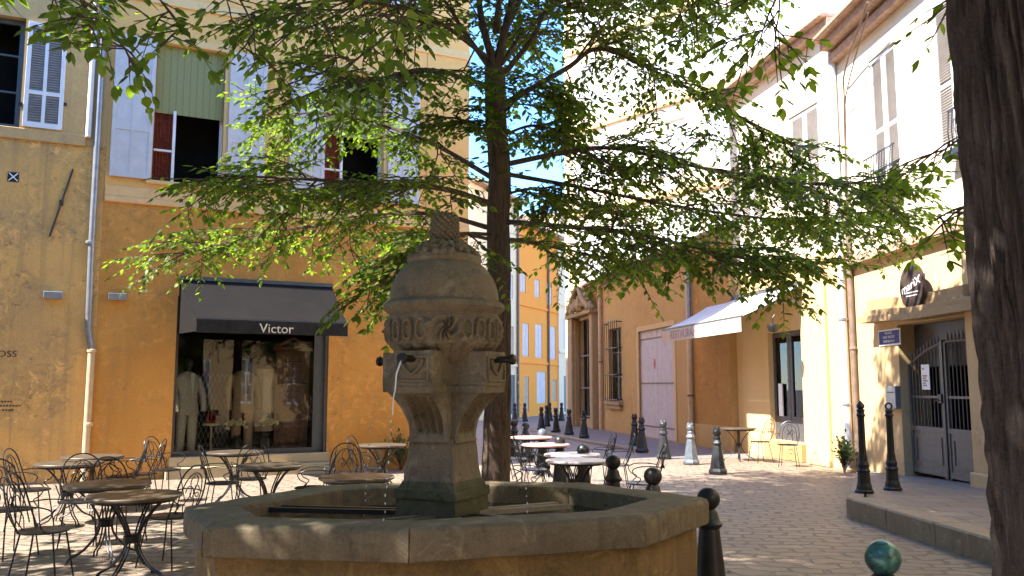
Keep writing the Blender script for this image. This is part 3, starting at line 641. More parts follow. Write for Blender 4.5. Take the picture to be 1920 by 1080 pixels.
# ------------------------------------------------------------------ right-hand side
t = thing("townhouse", "long low ochre building with carved doorway, barred window and mauve garage doors", "house", W.p, W.rz)
HWz = W.hit(1250, 478)[1]
s_end = W.len
port = (W.sx(1087, 700), W.sx(1117, 700), .35, W.hit(1100, 598)[1])
bw = (W.sx(1142, 700), W.sx(1166, 700), W.hit(1155, 752)[1], W.hit(1155, 615)[1])
gd = (W.sx(1199, 720), W.sx(1265, 720), 0.02, W.hit(1232, 616)[1])
s_mid = W.sx(1303, 700)
mb = MB().wall(-1.6, s_mid, -.1, HWz, [port, bw, gd], .22); mb.shell(-1.6, s_end, 0, HWz, 4.0); mb.build("wall", "yellow_wall", t)
zp = W.hit(1340, 797)[1]
MB().wall(s_mid, s_end, zp, HWz, [], .2, -.012).build("rough_wall", "rough_orange", t)
MB().box(s_mid, s_end + .01, -.045, .02, -.1, zp, .008).build("base_course", "yellow_wall", t)
MB().quad((s_end, -.012, -.1), (s_end, .4, -.1), (s_end, .4, HWz), (s_end, -.012, HWz)).build("end_wall", "rough_orange", t)
mb = MB()
for k, (o_, h_) in enumerate(((.06, .1), (.12, .09), (.2, .08))): mb.box(-1.6, s_end, -o_, 0, HWz - .28 + k * .09, HWz - .28 + k * .09 + h_, .01)
mb.build("cornice", "wood_eave", t)
MB().box(-1.7, s_end + .02, -.32, 4.1, HWz + .0, HWz + .08).build("roof_edge", "wood_eave", t)
# garage door
g0, g1, gz0, gz1 = gd; c = (g0 + g1) / 2; mb = MB().box(g0 - .16, g0, -.03, .05, 0, gz1 + .16, .008).box(g1, g1 + .16, -.03, .05, 0, gz1 + .16, .008).box(g0, g1, -.03, .05, gz1, gz1 + .16, .008); mb.build("door_surround", "cream_wall", t)
for a, b in ((g0, c - .006), (c + .006, g1)):
    d_ = MB(); k = 4
    for i in range(k): d_.box(a + (b - a) * i / k + .004, a + (b - a) * (i + 1) / k - .004, .06, .1, gz0, gz1)
    d_.box(a, b, .065, .12, gz0, gz1); do = d_.build("door_leaf", "door_mauve", t)
    for zz in (.92, .5, .1): MB().box(a + .02, b - .02, .048, .06, gz0 + (gz1 - gz0) * zz - .025, gz0 + (gz1 - gz0) * zz + .025).build("strap_hinge", "pipe_brown", do)
q = W.hit(1225, 682); MB().lathe([(.001, 0), (.14, .0), (.14, .01), (.001, .012)], 16).build("red_mark", "red", t).matrix_local = Matrix.Translation((c - .25, .058, q[1])) @ Matrix.Rotation(PI / 2, 4, "X") @ Matrix.Diagonal((.6, 1.2, 1, 1))
# barred window
wn = window(t, bw, .2, "pipe_brown", 2)
MB().box(bw[0] - .1, bw[1] + .12, -.2, .1, bw[2] - .14, bw[2] - .0, .02).box(bw[0] - .04, bw[1] + .06, -.12, .05, bw[2] - .3, bw[2] - .14, .02).build("sill", "carved", wn)
mb = MB(); x0_, x1_ = bw[0] - .08, bw[1] + .08
for zz in (.02, .33, .66, .98): 
    z_ = bw[2] + (bw[3] + .25 - bw[2]) * zz; mb.bar((x0_, -.2, z_), (x1_, -.2, z_), .03, .03).bar((x0_, -.2, z_), (x0_, .0, z_), .03, .03).bar((x1_, -.2, z_), (x1_, .0, z_), .03, .03)
for k in range(8): x_ = x0_ + (x1_ - x0_) * k / 7; mb.tube([(x_, -.2, bw[2]), (x_, -.2, bw[3] + .25)], .012, 5)
mb.build("window_grille", "iron", wn)
# carved doorway
p0, p1, pz0, pz1 = port; mb = MB().box(p0 - .75, p0 - .06, -.34, .0, 0, pz1 + .1, .03).box(p0 - .06, p0, -.2, 0, 0, pz1, .02).box(p1, p1 + .1, -.2, 0, 0, pz1, .02).box(p1 + .1, p1 + .5, -.3, 0, 0, pz1 + .1, .03)
mb.box(p0 - .85, p1 + .6, -.42, 0, pz1 + .1, pz1 + .28, .03); do = mb.build("door_surround", "carved", t)
mb = MB(); rr = random.Random(3)
for k in range(70):
    a = rr.uniform(0, PI); q_ = rr.uniform(.1, 1.); x_ = (p0 + p1) / 2 - .1 + math.cos(a) * q_ * (p1 - p0 + .9) / 1.7; z_ = pz1 + .3 + math.sin(a) * q_ * .95; r_ = rr.uniform(.07, .17); y_ = -.2 - .28 * (1 - q_) - rr.uniform(0, .1)
    mb.lathe([(.001, -r_), (r_ * .7, -r_ * .7), (r_, 0), (r_ * .7, r_ * .7), (.001, r_)], 7, (x_, y_, z_))
for s_ in (-1, 1): mb.tube([((p0 + p1) / 2 + s_ * (p1 - p0 + 1.0) / 2, -.4, pz1 + .3), ((p0 + p1) / 2 + s_ * .75, -.45, pz1 + .8), ((p0 + p1) / 2 + s_ * .3, -.42, pz1 + 1.2), ((p0 + p1) / 2, -.4, pz1 + 1.3)], .1, 8, 4)
mb.build("carved_crest", "carved", do, True)
mb = MB().quad((p0, .2, pz0 - .4), (p1, .2, pz0 - .4), (p1, .2, pz1), (p0, .2, pz1)).build("door_leaf", "dark", t); g = MB()  # near-black sheet filling the doorway opening behind the grille
for k in range(5): g.tube([(p0 + (p1 - p0) * k / 4, .02, .1), (p0 + (p1 - p0) * k / 4, .02, pz1)], .02, 5)
for zz in (.1, .36, .66): g.bar((p0, .02, zz * pz1), (p1, .02, zz * pz1), .04, .06)
g.build("grille", "pipe_brown", t)
pw = lambda s_, z_, o_=.1: tuple(W.w(s_, o_, z_))
s1_ = W.sx(1126, 700, .1); pipe("drainpipe", "tan drainpipe between the carved doorway and the barred window", [([pw(s1_, 0), pw(s1_, HWz)], .075, "pipe_tan")], brk=[(pw(s1_, 2.6), .08, "pipe_brown")])
s1_ = W.sx(1294, 700, .1); pipe("drainpipe", "brown drainpipe with pale lower length right of the mauve garage doors", [([pw(s1_, 0), pw(s1_, 3.3)], .085, "pipe_tan"), ([pw(s1_, 3.25), pw(s1_, HWz + .1)], .075, "zinc")], brk=[(pw(s1_, 3.3), .09, "pipe_brown"), (pw(s1_, 1.4), .088, "pipe_brown")])

# --- tall pale building behind the low one
T0 = Vector((2.62, 40.5, 0)); Tf = Face(T0, Vector((14.5, 26.6, 0)))
t = thing("townhouse", "tall sunlit cream building rising behind the low ochre one", "house", Tf.p, Tf.rz); HT = 24
hs = [];
for k in range(7):
    for j in range(4): hs.append((1.2 + k * 2.5, 2.3 + k * 2.5, 6.6 + j * 4.0, 9.0 + j * 4.0))
mb = MB().wall(0, Tf.len, 0, HT, hs, .2); mb.shell(0, Tf.len, 0, HT, 2); mb.build("wall", "white_wall", t)
for j in range(4): MB().box(0, Tf.len, -.12, -.001, 5.7 + j * 4, 5.95 + j * 4).build("string_course", "cream_wall", t)
MB().box(-.05, .4, -.06, -.002, 0, HT).build("corner_quoin", "far_cream", t)
for h_ in hs:
    o = MB().box(h_[0], h_[1], .1, .14, h_[2], h_[3]).build("window", "shutter_white", t); c_ = (h_[0] + h_[1]) / 2  # window sheets and shutters white, putting the facade's sun glare into the colour
    for u0, u1 in ((h_[0] - .5, h_[0]), (h_[1], h_[1] + .5)): MB().box(u0, u1, -.06, -.01, h_[2], h_[3]).build("shutter_leaf", "shutter_white", o)

# --- tall pale house over the cafe
t = thing("townhouse", "tall sunlit pale house with eaves above the cafe doors", "house", B2.p, B2.rz)
HB = B2.hit(1500, 86)[1]; sE = 5.2
dr = (B2.sx(1443, 750), B2.sx(1506, 750), .42, B2.hit(1475, 620)[1])
uw = (B2.sx(1480, 260), B2.sx(1536, 260), B2.hit(1508, 380)[1], B2.hit(1508, 205)[1]); uw2 = (uw[0] - 2.6, uw[1] - 2.6, uw[2], uw[3])
zc = B2.hit(1470, 505)[1]
mb = MB().wall(0, sE, -.1, zc, [dr], .3); mb.build("wall", "cream_wall", t)
mb = MB().wall(0, sE, zc + .001, HB, [uw, uw2], .25, -.01); mb.shell(0, sE, 0, HB, 4); mb.build("upper_wall", "white_wall", t)
MB().box(0, sE, -.06, 0, zc - .05, zc + .12, .01).build("string_course", "cream_wall", t)
MB().box(-.3, sE + .02, -.42, 4.1, HB, HB + .10, .02).box(-.2, sE + .02, -.26, 0, HB - .16, HB).build("cornice", "wood_eave", t)
sq = B2.sx(1523, 750); MB().box(sq, sq + .72, -.07, .0, -.1, zc - .06, .012).box(sq - .01, sq + .75, -.13, -.07, 0, .16, .02).build("pilaster", "cream_wall", t)
MB().box(dr[0] - .12, dr[1] + .05, -.12, .2, 0, .40, .012).build("door_step", "yellow_wall", t)
mb = MB(); s0_, s1_, z0_, z1_ = dr; c_ = (s0_ + s1_) / 2
for a, b in ((s0_, c_ - .01), (c_ + .01, s1_)):
    mb.box(a, a + .1, .13, .19, z0_, z1_).box(b - .1, b, .13, .19, z0_, z1_).box(a + .1, b - .1, .13, .19, z0_, z0_ + .55).box(a + .1, b - .1, .13, .19, z1_ - .12, z1_)
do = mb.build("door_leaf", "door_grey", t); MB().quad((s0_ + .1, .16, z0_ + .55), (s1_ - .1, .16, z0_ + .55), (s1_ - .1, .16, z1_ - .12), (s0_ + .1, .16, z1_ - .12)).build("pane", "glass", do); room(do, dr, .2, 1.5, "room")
MB().box(s0_ + .25, s0_ + .42, .1, .128, z0_ + .55, z0_ + 1.3).build("menu_card", "white", do)
for u_ in (uw, uw2):
    wn = window(t, u_, .2, "shutter_white", 2); c_ = (u_[0] + u_[1]) / 2
    shutter(t, u_[0] + .01, c_ - .01, u_[2] + .02, u_[3] - .02, .06, "shutter_white", "louvre", .4, "louvre"); shutter(t, c_ + .01, u_[1] - .01, u_[2] + .02, u_[3] - .02, .06, "shutter_white", "louvre", .4, "louvre")
# cafe awning
aw = thing("awning", "pale canvas cafe awning with mauve lettering on its cream valance", "awning", B2.p, B2.rz)
aR, azr = B2.hit(1505, 532); OUT = 1.49; aL = aR - 4.75; fzt = B2.hit(1388, 593, OUT)[1]; fzb = fzt - .34
mb = MB(); n = 20
def can2(u, v): return (aL + (aR - aL) * u, -.02 - (OUT - .02) * v, azr + (fzt - azr) * v - .05 * math.sin(PI * v))
for i in range(n):
    for j in range(8): mb.quad(can2(i / n, j / 8), can2(i / n, (j + 1) / 8), can2((i + 1) / n, (j + 1) / 8), can2((i + 1) / n, j / 8))
mb.build("canopy", "awn_white", aw, True)
mb = MB(); mb.box(aL, aR, -OUT - .015, -OUT, fzb, fzt - .03, .003).build("valance", "valance", aw)
MB().bar((aL, -OUT + .02, fzt), (aR, -OUT + .02, fzt), .05, .05).box(aL, aR, -.1, -.0, azr - .05, azr + .06, .01).build("roller_bar", "door_grey", aw)
mb = MB()
for s_ in (aL + .3, aR - .25): mb.tube([(s_, -.03, azr - .35), (s_ - .25, -.75, azr - .42), (s_, -OUT + .03, fzt - .04)], .025, 6)
mb.build("support_arm", "zinc", aw)
lettering("RESTAURANT - PIZZERIA", .30, "letter_mauve", aw, ((aL + aR) / 2, -OUT - .019, (fzb + fzt) / 2 - .015), sx=1.05)
t_ = thing("spotlight", "round dark spotlight under the near end of the cafe awning", "lamp", B2.w(aR - .0, .75, fzt - .22), B2.rz)
MB().lathe([(.04, -.12), (.1, -.1), (.13, 0), (.12, .05), (.03, .06)], 14).build("lamp_head", "iron", t_, True); MB().tube([(0, 0, .05), (0, 0, .2), (0, .05, .26)], .015, 6).build("bracket", "iron", t_)
pb = lambda s_, z_, o_=.1: tuple(B2.w(s_, o_, z_)); sA = B2.sx(1581, 650, .12); sB = B2.sx(1598, 650, .12)
pipe("drainpipe", "pale drainpipe down the bright wall corner beside the cafe", [([pb(sA, .05), pb(sA, HB)], .075, "pipe_white")], brk=[(pb(sA, 3), .08, "zinc"), (pb(sA, 1.3), .08, "zinc")])
pipe("drainpipe", "rusty brown drainpipe next to the pale one at the gate house corner", [([pb(sB, .05), pb(sB, 5.2)], .055, "pipe_brown")], brk=[(pb(sB, 2.4), .06, "pipe_brown")])

# --- gate house
t = thing("townhouse", "sunlit stone gate house with louvred shutters and railed windows over an iron gate", "house", B3.p, B3.rz); HG = 8.75
gt = (B3.sx(1690, 760), B3.sx(1834, 760), .05, B3.hit(1760, 596)[1] - .02)
u1 = (B3.sx(1633, 200), B3.sx(1684, 200), B3.hit(1658, 345)[1], B3.hit(1658, 92)[1]); wd_ = u1[1] - u1[0]; u2s = B3.sx(1800, 200)
u2 = (u2s, u2s + wd_, u1[2], u1[3]); zc = B3.hit(1690, 462)[1]
more = [(u2s + 3.4 * k, u2s + 3.4 * k + wd_, u1[2], u1[3]) for k in range(1, 6)]
E3 = 26.
mb = MB().wall(0, E3, -.1, zc, [gt] + [(m_[0], m_[1], .9, 2.9) for m_ in more], .55); mb.build("wall", "gate_wall", t)
mb = MB().wall(0, E3, zc + .001, HG, [u1, u2] + more, .25, -.01); mb.shell(0, E3, 0, HG, 7); mb.build("upper_wall", "white_wall", t)
MB().box(-.02, E3, -.16, 0, zc - .1, zc + .08, .02).build("string_course", "wood_eave", t)
MB().box(-.1, E3, -.55, .1, HG, HG + .1, .02).box(-.05, E3, -.38, 0, HG - .18, HG).box(-.05, E3, -.2, 0, HG - .42, HG - .25).build("cornice", "wood_eave", t)
for u_ in [u1] + more + [(m_[0], m_[1], .9, 2.9) for m_ in more]:
    wn = window(t, u_, .2, "shutter_white", 2); c_ = (u_[0] + u_[1]) / 2
    for a, b in ((u_[0] + .01, c_ - .01), (c_ + .01, u_[1] - .01)): shutter(t, a, b, u_[2] + .02, u_[3] - .02, .05, "shutter_white", "louvre", .42, "louvre")
window(t, u2, .2, "shutter_white", 2); shutter(t, u2[0] - wd_ * .5, u2[0] - .01, u2[2], u2[3], -.03, "shutter_white", "louvre", .42, "louvre")
for u_ in (u1, u2):
    mb = MB()
    for k in range(12): x_ = u_[0] - .05 + (wd_ + .1) * k / 11; mb.tube([(x_, -.16, u_[2] - .1), (x_ + .02, -.2, u_[2] + .2), (x_, -.16, u_[2] + .55)], .009, 4)
    for zz in (-.1, .55): mb.bar((u_[0] - .08, -.16, u_[2] + zz), (u_[1] + .08, -.16, u_[2] + zz), .025, .025)
    mb.box(u_[0] - .15, u_[1] + .15, -.25, 0, u_[2] - .2, u_[2] - .1, .01)
    mb.build("window_railing", "iron_grey", t)
# arched hood over the gate
mb = MB(); n = 20; h0, h1 = B3.sx(1642, 600), gt[1] + .55; zl0 = B3.hit(1660, 604)[1]; zl1 = gt[3] + .02
def hood(u): 
    x_ = h0 + (h1 - h0) * u; b_ = max(0, min(1, (u - .12) / .38)); return x_, zl0 + (zl1 + .0 - zl0) * (b_ * b_ * (3 - 2 * b_))
for i in range(n):
    (xa, za), (xb, zb_) = hood(i / n), hood((i + 1) / n)
    for o_, d0, d1 in ((.34, .0, .11), (.24, .11, .22), (.14, .22, .42)): mb.add([(xa, -o_, za + d0), (xb, -o_, zb_ + d0), (xb, 0, zb_ + d0), (xa, 0, za + d0), (xa, -o_, za + d1), (xb, -o_, zb_ + d1), (xb, 0, zb_ + d1), (xa, 0, za + d1)], [(3, 2, 1, 0), (4, 5, 6, 7), (0, 1, 5, 4), (1, 2, 6, 5), (3, 0, 4, 7)])
mb.build("gate_hood", "carved", t)
room(t, (gt[0], gt[1], 0, gt[3]), .551, 1.6, "dark", "porch")
MB().box(gt[0] - .02, gt[1] + .02, .3, .56, gt[3] - .75, gt[3], .01).build("transom", "door_grey", t)  # dark door colour puts the shade under the hood into the transom
MB().box(gt[1] + .005, gt[1] + .5, -.14, 0, 0, zc - .11, .02).box(gt[1] + .0, gt[1] + .55, -.2, -.14, 0, .4, .02).build("pier", "gate_wall", t)
# the iron gate
g = thing("iron_gate", "grey double iron gate with arched top rail and vertical bars", "gate", B3.w(gt[0], -.14, pave_z(13.6) - .03), B3.rz); gw = gt[1] - gt[0]; gz = B3.hit(1770, 632, -.14)[1] - .2; lowr = .82
arc = lambda u: gz - .72 * (1 - math.sin(PI * (.16 + .34 * min(1, u / .62)))) ** 1. * (1 if u < .62 else 0) - (.0 if u < .62 else .0)
mid = gw * .5
for li, (a, b) in enumerate(((0.02, mid - .03), (mid + .03, gw - .02))):
    leaf = MB(); leaf.box(a, a + .06, 0, .05, .03, arc(a / gw)).box(b - .06, b, 0, .05, .03, arc(b / gw)); leaf.box(a + .06, b - .06, 0, .05, .06, .16).box(a + .06, b - .06, 0, .05, lowr - .05, lowr + .03).box(a + .06, b - .06, .015, .03, .16, lowr - .05)
    leaf.box(a + .14, b - .14, .0, .014, .24, .27).box(a + .14, b - .14, .0, .014, lowr - .16, lowr - .13).box(a + .14, a + .17, 0, .014, .27, lowr - .16).box(b - .17, b - .14, 0, .014, .27, lowr - .16)
    lo = leaf.build("gate_leaf", "gate_paint", g); br_ = MB(); n = 9
    for k in range(n):
        x_ = a + .06 + (b - a - .12) * (k + .5) / n; br_.tube([(x_, .025, lowr), (x_, .025, arc(x_ / gw))], .011, 5)
        br_.lathe([(.022, 0), (.012, .03), (.02, .06), (.001, .16)], 6, (x_, .025, arc(x_ / gw) + .01))
    br_.build("bars", "gate_paint", lo); rl = MB(); rl.tube([(a + (b - a) * k / 12, .025, arc((a + (b - a) * k / 12) / gw)) for k in range(13)], .022, 6); rl.build("top_rail", "gate_paint", lo); MB().bar((a, .025, 1.35), (b, .025, 1.35), .025, .04).build("middle_rail", "gate_paint", lo)
MB().box(mid - .03, mid + .03, -.02, .06, .03, gz + .03, .006).build("meeting_post", "iron_grey", g); MB().box(mid - .14, mid - .03, -.04, .0, 1.25, 1.4, .005).tube([(mid - .1, -.05, 1.3), (mid - .22, -.06, 1.29)], .012, 5).build("lock", "iron", g)
q = B3.hit(1738, 707, -.12); nb = thing("paper_notice", "white paper notice with grey print tied to the iron gate bars", "notice", B3.w(q[0], -.10, q[1]), B3.rz)
MB().box(-.13, .13, -.006, 0, -.21, .21).build("sheet", "white", nb); mb = MB()
for k, (z_, w_) in enumerate(((.14, .05), (.02, .12), (-.02, .09), (-.06, .13), (-.1, .08), (-.14, .1))): mb.box(-.09, -.09 + w_ * 1.2, -.009, -.006, z_ - .013, z_ + .013)
mb.build("print", "louvre", nb)
q = B3.hit(1680, 745); lbx = thing("letter_box", "small grey metal letter box on the wall left of the iron gate", "letter box", B3.w(q[0], .0, q[1]), B3.rz); MB().box(-.18, .18, -.1, 0, -.2, .2, .008).build("box", "zinc", lbx); MB().box(-.12, .12, -.108, -.1, .08, .1).build("slot", "iron", lbx)
# street sign, oval sign
q = B3.rect(1649, 1690, 617, 648); sg = thing("street_sign", "blue enamel street sign with white border and three lines of capitals", "street sign", B3.w((q[0] + q[1]) / 2, 0, (q[2] + q[3]) / 2), B3.rz); hw, hh = (q[1] - q[0]) / 2, (q[3] - q[2]) / 2
MB().box(-hw, hw, -.02, 0, -hh, hh, .006).build("border", "white", sg); MB().box(-hw + .03, hw - .03, -.024, -.02, -hh + .03, hh - .03).build("panel", "blue", sg)
for k, (tx, sz) in enumerate((("PLACE", .062), ("DES TROIS", .062), ("ORMEAUX", .062))): lettering(tx, sz, "white", sg, (0, -.028, hh * .52 - k * hh * .5), sx=1.5)
OS = .20; q0, q1 = B3.hit(1690, 538, OS)[0], B3.hit(1734, 538, OS)[0]; zc_ = B3.hit(1712, 537, OS)[1]; hz = (B3.hit(1712, 494, OS)[1] - B3.hit(1712, 580, OS)[1]) / 2; hx = (q1 - q0) / 2
sg = thing("oval_sign", "dark brown oval shop sign with white slanted lettering above the gate hood", "shop sign", B3.w((q0 + q1) / 2, OS, zc_), B3.rz); mb = MB(); n = 40; el = [(hx * math.cos(2 * PI * k / n), hz * math.sin(2 * PI * k / n)) for k in range(n)]
mb.add([(x_, -.03, z_) for x_, z_ in el] + [(x_, .02, z_) for x_, z_ in el], [tuple(range(n)), tuple(range(2 * n - 1, n - 1, -1))] + [(k, n + k, n + (k + 1) % n, (k + 1) % n) for k in range(n)]).build("board", "sign_brown", sg)
MB().box(-.04, .04, .02, OS, hz * .5 - .03, hz * .5 + .03).box(-.04, .04, .02, OS, -hz * .5 - .03, -hz * .5 + .03).build("bracket", "iron", sg)
o = lettering("mariX", hz * .52, "white", sg, (0, -.034, .02), sx=1.0 * hx / hz * 1.3); o.rotation_euler = (PI / 2, -.22, 0)
MB().box(-hx * .6, hx * .6, -.034, -.03, -hz * .28, -hz * .24).box(-hx * .45, hx * .5, -.034, -.03, -hz * .42, -hz * .385).build("small_print", "white", sg)
# cables on the pale walls
mb = MB(); a = B3.w(.25, .05, 7.4); b_ = B3.w(.3, .05, 6.6); c_ = B3.w(2.4, .5, 8.5)
mb.tube([B3.w(.12, .06, 2.9), B3.w(.14, .06, 5.), a, B3.w(.7, .2, 7.9), c_], .02, 5, 5).tube([B3.w(.2, .06, 4.6), B3.w(.22, .06, 6.9), B3.w(.9, .25, 7.5), B3.w(2.4, .5, 8.3)], .014, 5, 5)
tag(mb.build("wall_cable", "pipe_brown"), "brown cables climbing the sunlit corner to the eaves", "cable")
mb = MB(); p = [B2.hit(1520, 80), B2.hit(1508, 150), B2.hit(1478, 205)]; mb.tube([B2.w(x_, .06, z_) for x_, z_ in p], .01, 4, 5); tag(mb.build("wall_cable", "iron"), "thin dark cable hanging down the white wall from the eaves", "cable")
# --- unseen house rows behind camera and on the left, added to dim the square
for (p_, q_, lab, mt) in (((10, -9), (-19, -9), "unseen ochre house row behind the viewer, added to dim the square", "yellow_wall"), ((-19, -9), (-19, 10), "unseen orange house row on the left, added to dim the square", "orange_low")):
    Q = Face(p_, q_); t = thing("townhouse", lab, "house", Q.p, Q.rz); hs = [(1.5 + k * 3.2, 2.7 + k * 3.2, .9 + j * 3.6, 3.0 + j * 3.6) for k in range(int(Q.len / 3.2) - 0) for j in range(3) if 2.7 + k * 3.2 < Q.len - .3]
    mb = MB().wall(0, Q.len, -.1, 12.5, hs, .25); mb.shell(0, Q.len, 0, 12.5, 6); mb.build("wall", mt, t)
    for h_ in hs:
        o = window(t, h_, .2, "shutter", 2)
        for u0, u1_ in ((h_[0] - .6, h_[0] - .02), (h_[1] + .02, h_[1] + .6)): shutter(t, u0, u1_, h_[2], h_[3], -.01, "shutter", "panel")
    MB().box(-.1, Q.len + .1, -.5, 6, 12.5, 12.65).build("roof_edge", "wood_eave", t)
# ------------------------------------------------------------------ fountain
FZ = .90
fo = [gp(x, y, FZ) for x, y in ((345, 948), (380, 983), (767, 992), (1210, 968), (1329, 932), (1105, 904), (850, 899), (598, 909))]
FC = Vector((-.44, 5.52, 0))
ft = thing("fountain", "octagonal stone fountain with urn-topped column, pinecone finial and thin water jets", "fountain", (FC.x, FC.y, 0))
fo = [Vector((p.x - FC.x, p.y - FC.y, 0)) for p in fo]         # counter-clockwise seen from above
def inset(poly, d):
    n = len(poly); out = []
    for i in range(n):
        a, b, c = poly[i - 1], poly[i], poly[(i + 1) % n]; d1 = (b - a).normalized(); d2 = (c - b).normalized(); n1 = Vector((-d1.y, d1.x, 0)); n2 = Vector((-d2.y, d2.x, 0)); m = (n1 + n2).normalized()
        out.append(b + m * (d / max(.3, m.dot(n1))))
    return out
ar = sum(fo[i - 1].x * fo[i].y - fo[i].x * fo[i - 1].y for i in range(8))
if ar < 0: fo.reverse()
prof = [(.035, -.185), (.006, -.175), (0, -.15), (0, -.04), (.01, -.015), (.035, -.002), (.07, 0), (.29, 0), (.325, -.008), (.335, -.03), (.335, -.185)]
mb = MB(); seg = 26
rings = [inset(fo, o_) for o_, _ in prof]
for i in range(8):
    vs = []; j = (i + 1) % 8
    for k in range(seg + 1):
        u = .0015 + .997 * k / seg
        for q_, (o_, dz) in enumerate(prof):
            p = rings[q_][i].lerp(rings[q_][j], u); nv = mnoise.noise_vector((p.x * 4 + i * 7, p.y * 4, dz * 9)) * .007 + mnoise.noise_vector((p.x * 15, p.y * 15 + i, dz * 20)) * .004
            wear = -.012 * max(0, mnoise.noise(Vector((p.x * 6, p.y * 6, 3.)))) if q_ in (3, 4, 5) else 0
            vs.append((p.x + nv.x, p.y + nv.y, FZ + dz + nv.z * .6 + wear))
    m_ = len(prof); fs = []
    for k in range(seg):
        for q_ in range(m_): a = k * m_ + q_; b_ = k * m_ + (q_ + 1) % m_; fs.append((a, a + m_, b_ + m_, b_))
    fs += [tuple(range(m_)), tuple(range((seg + 1) * m_ - 1, seg * m_ - 1, -1))]
    mb.add(vs, fs)
mb.build("rim", "fount_rim", ft, True)
def polywall(mb, poly, z0, z1, flip=False, n=18, amp=.008):
    for i in range(8):
        a, b = poly[i], poly[(i + 1) % 8]; vs = []; m_ = 9
        for k in range(n + 1):
            for q_ in range(m_):
                p = a.lerp(b, k / n); z_ = z0 + (z1 - z0) * q_ / (m_ - 1); e = mnoise.noise_vector((p.x * 3, p.y * 3, z_ * 3)) * amp + mnoise.noise_vector((p.x * 11, p.y * 11, z_ * 11)) * amp * .5; vs.append((p.x + e.x, p.y + e.y, z_))
        fs = []
        for k in range(n):
            for q_ in range(m_ - 1): f_ = (k * m_ + q_, (k + 1) * m_ + q_, (k + 1) * m_ + q_ + 1, k * m_ + q_ + 1); fs.append(f_[::-1] if flip else f_)
        mb.add(vs, fs)
    return mb
polywall(MB(), inset(fo, .075), -.05, FZ - .183).build("basin_wall", "fount_wall", ft, True)
polywall(MB(), inset(fo, .328), .3, FZ - .03, True).build("basin_lining", "fount_moss", ft, True)
mb = MB(); pl = inset(fo, .3); mb.add([(p.x, p.y, .77) for p in pl], [tuple(range(8))]); mb.build("water", "water", ft)
FR = -R(25.5)
colm = bpy.data.objects.new("column", None); COL.objects.link(colm); colm.parent = ft; colm.rotation_euler = (0, 0, FR)
zc_at = lambda y, d=5.4: at(832, y, d).z
def rough_box(mb, x0, x1, y0, y1, z0, z1, t0=1., t1=1., n=8, amp=.006):
    # tapered block with worn faces: scale t0 at the bottom, t1 at the top
    cx, cy = (x0 + x1) / 2, (y0 + y1) / 2
    def pt(x, y, z):
        k = t0 + (t1 - t0) * (z - z0) / (z1 - z0); p = Vector((cx + (x - cx) * k, cy + (y - cy) * k, z)); e = mnoise.noise_vector(p * 9) * amp + mnoise.noise_vector(p * 31) * amp * .5; return p + e
    def face(f):
        vs = [f(i / n, j / n) for i in range(n + 1) for j in range(n + 1)]; mb.add(vs, [(i * (n + 1) + j, (i + 1) * (n + 1) + j, (i + 1) * (n + 1) + j + 1, i * (n + 1) + j + 1) for i in range(n) for j in range(n)])
    X = lambda u: x0 + (x1 - x0) * u; Y = lambda u: y0 + (y1 - y0) * u; Z = lambda u: z0 + (z1 - z0) * u
    face(lambda u, v: pt(X(u), y0, Z(v))); face(lambda u, v: pt(x1, Y(u), Z(v))); face(lambda u, v: pt(X(1 - u), y1, Z(v))); face(lambda u, v: pt(x0, Y(1 - u), Z(v))); face(lambda u, v: pt(X(u), Y(v), z1)); face(lambda u, v: pt(X(1 - u), Y(v), z0)); return mb
zp1, zp2, zp3 = zc_at(930), zc_at(905), zc_at(829)
mb = MB(); rough_box(mb, -.215, .215, -.215, .215, .4, zp1 - .01); rough_box(mb, -.225, .225, -.225, .225, zp1 - .012, zp1 + .045, 1, .99); rough_box(mb, -.2, .2, -.2, .2, zp1 + .043, zp2 + .01, 1.03, .93); mb.build("plinth", "fount_moss", colm, True)
mb = MB(); rough_box(mb, -.18, .18, -.18, .18, zp2 + .008, zp3 + .02, 1.0, .84, 14); mb.build("pedestal", "fount_col", colm, True)
zk0, zk1, zb0, zb1 = zp3, zc_at(735), zc_at(727), zc_at(660)
mb = MB(); rough_box(mb, -.112, .112, -.112, .112, zp3 - .02, zb1, 1, 1.15, 12); mb.build("core", "fount_col", colm, True)
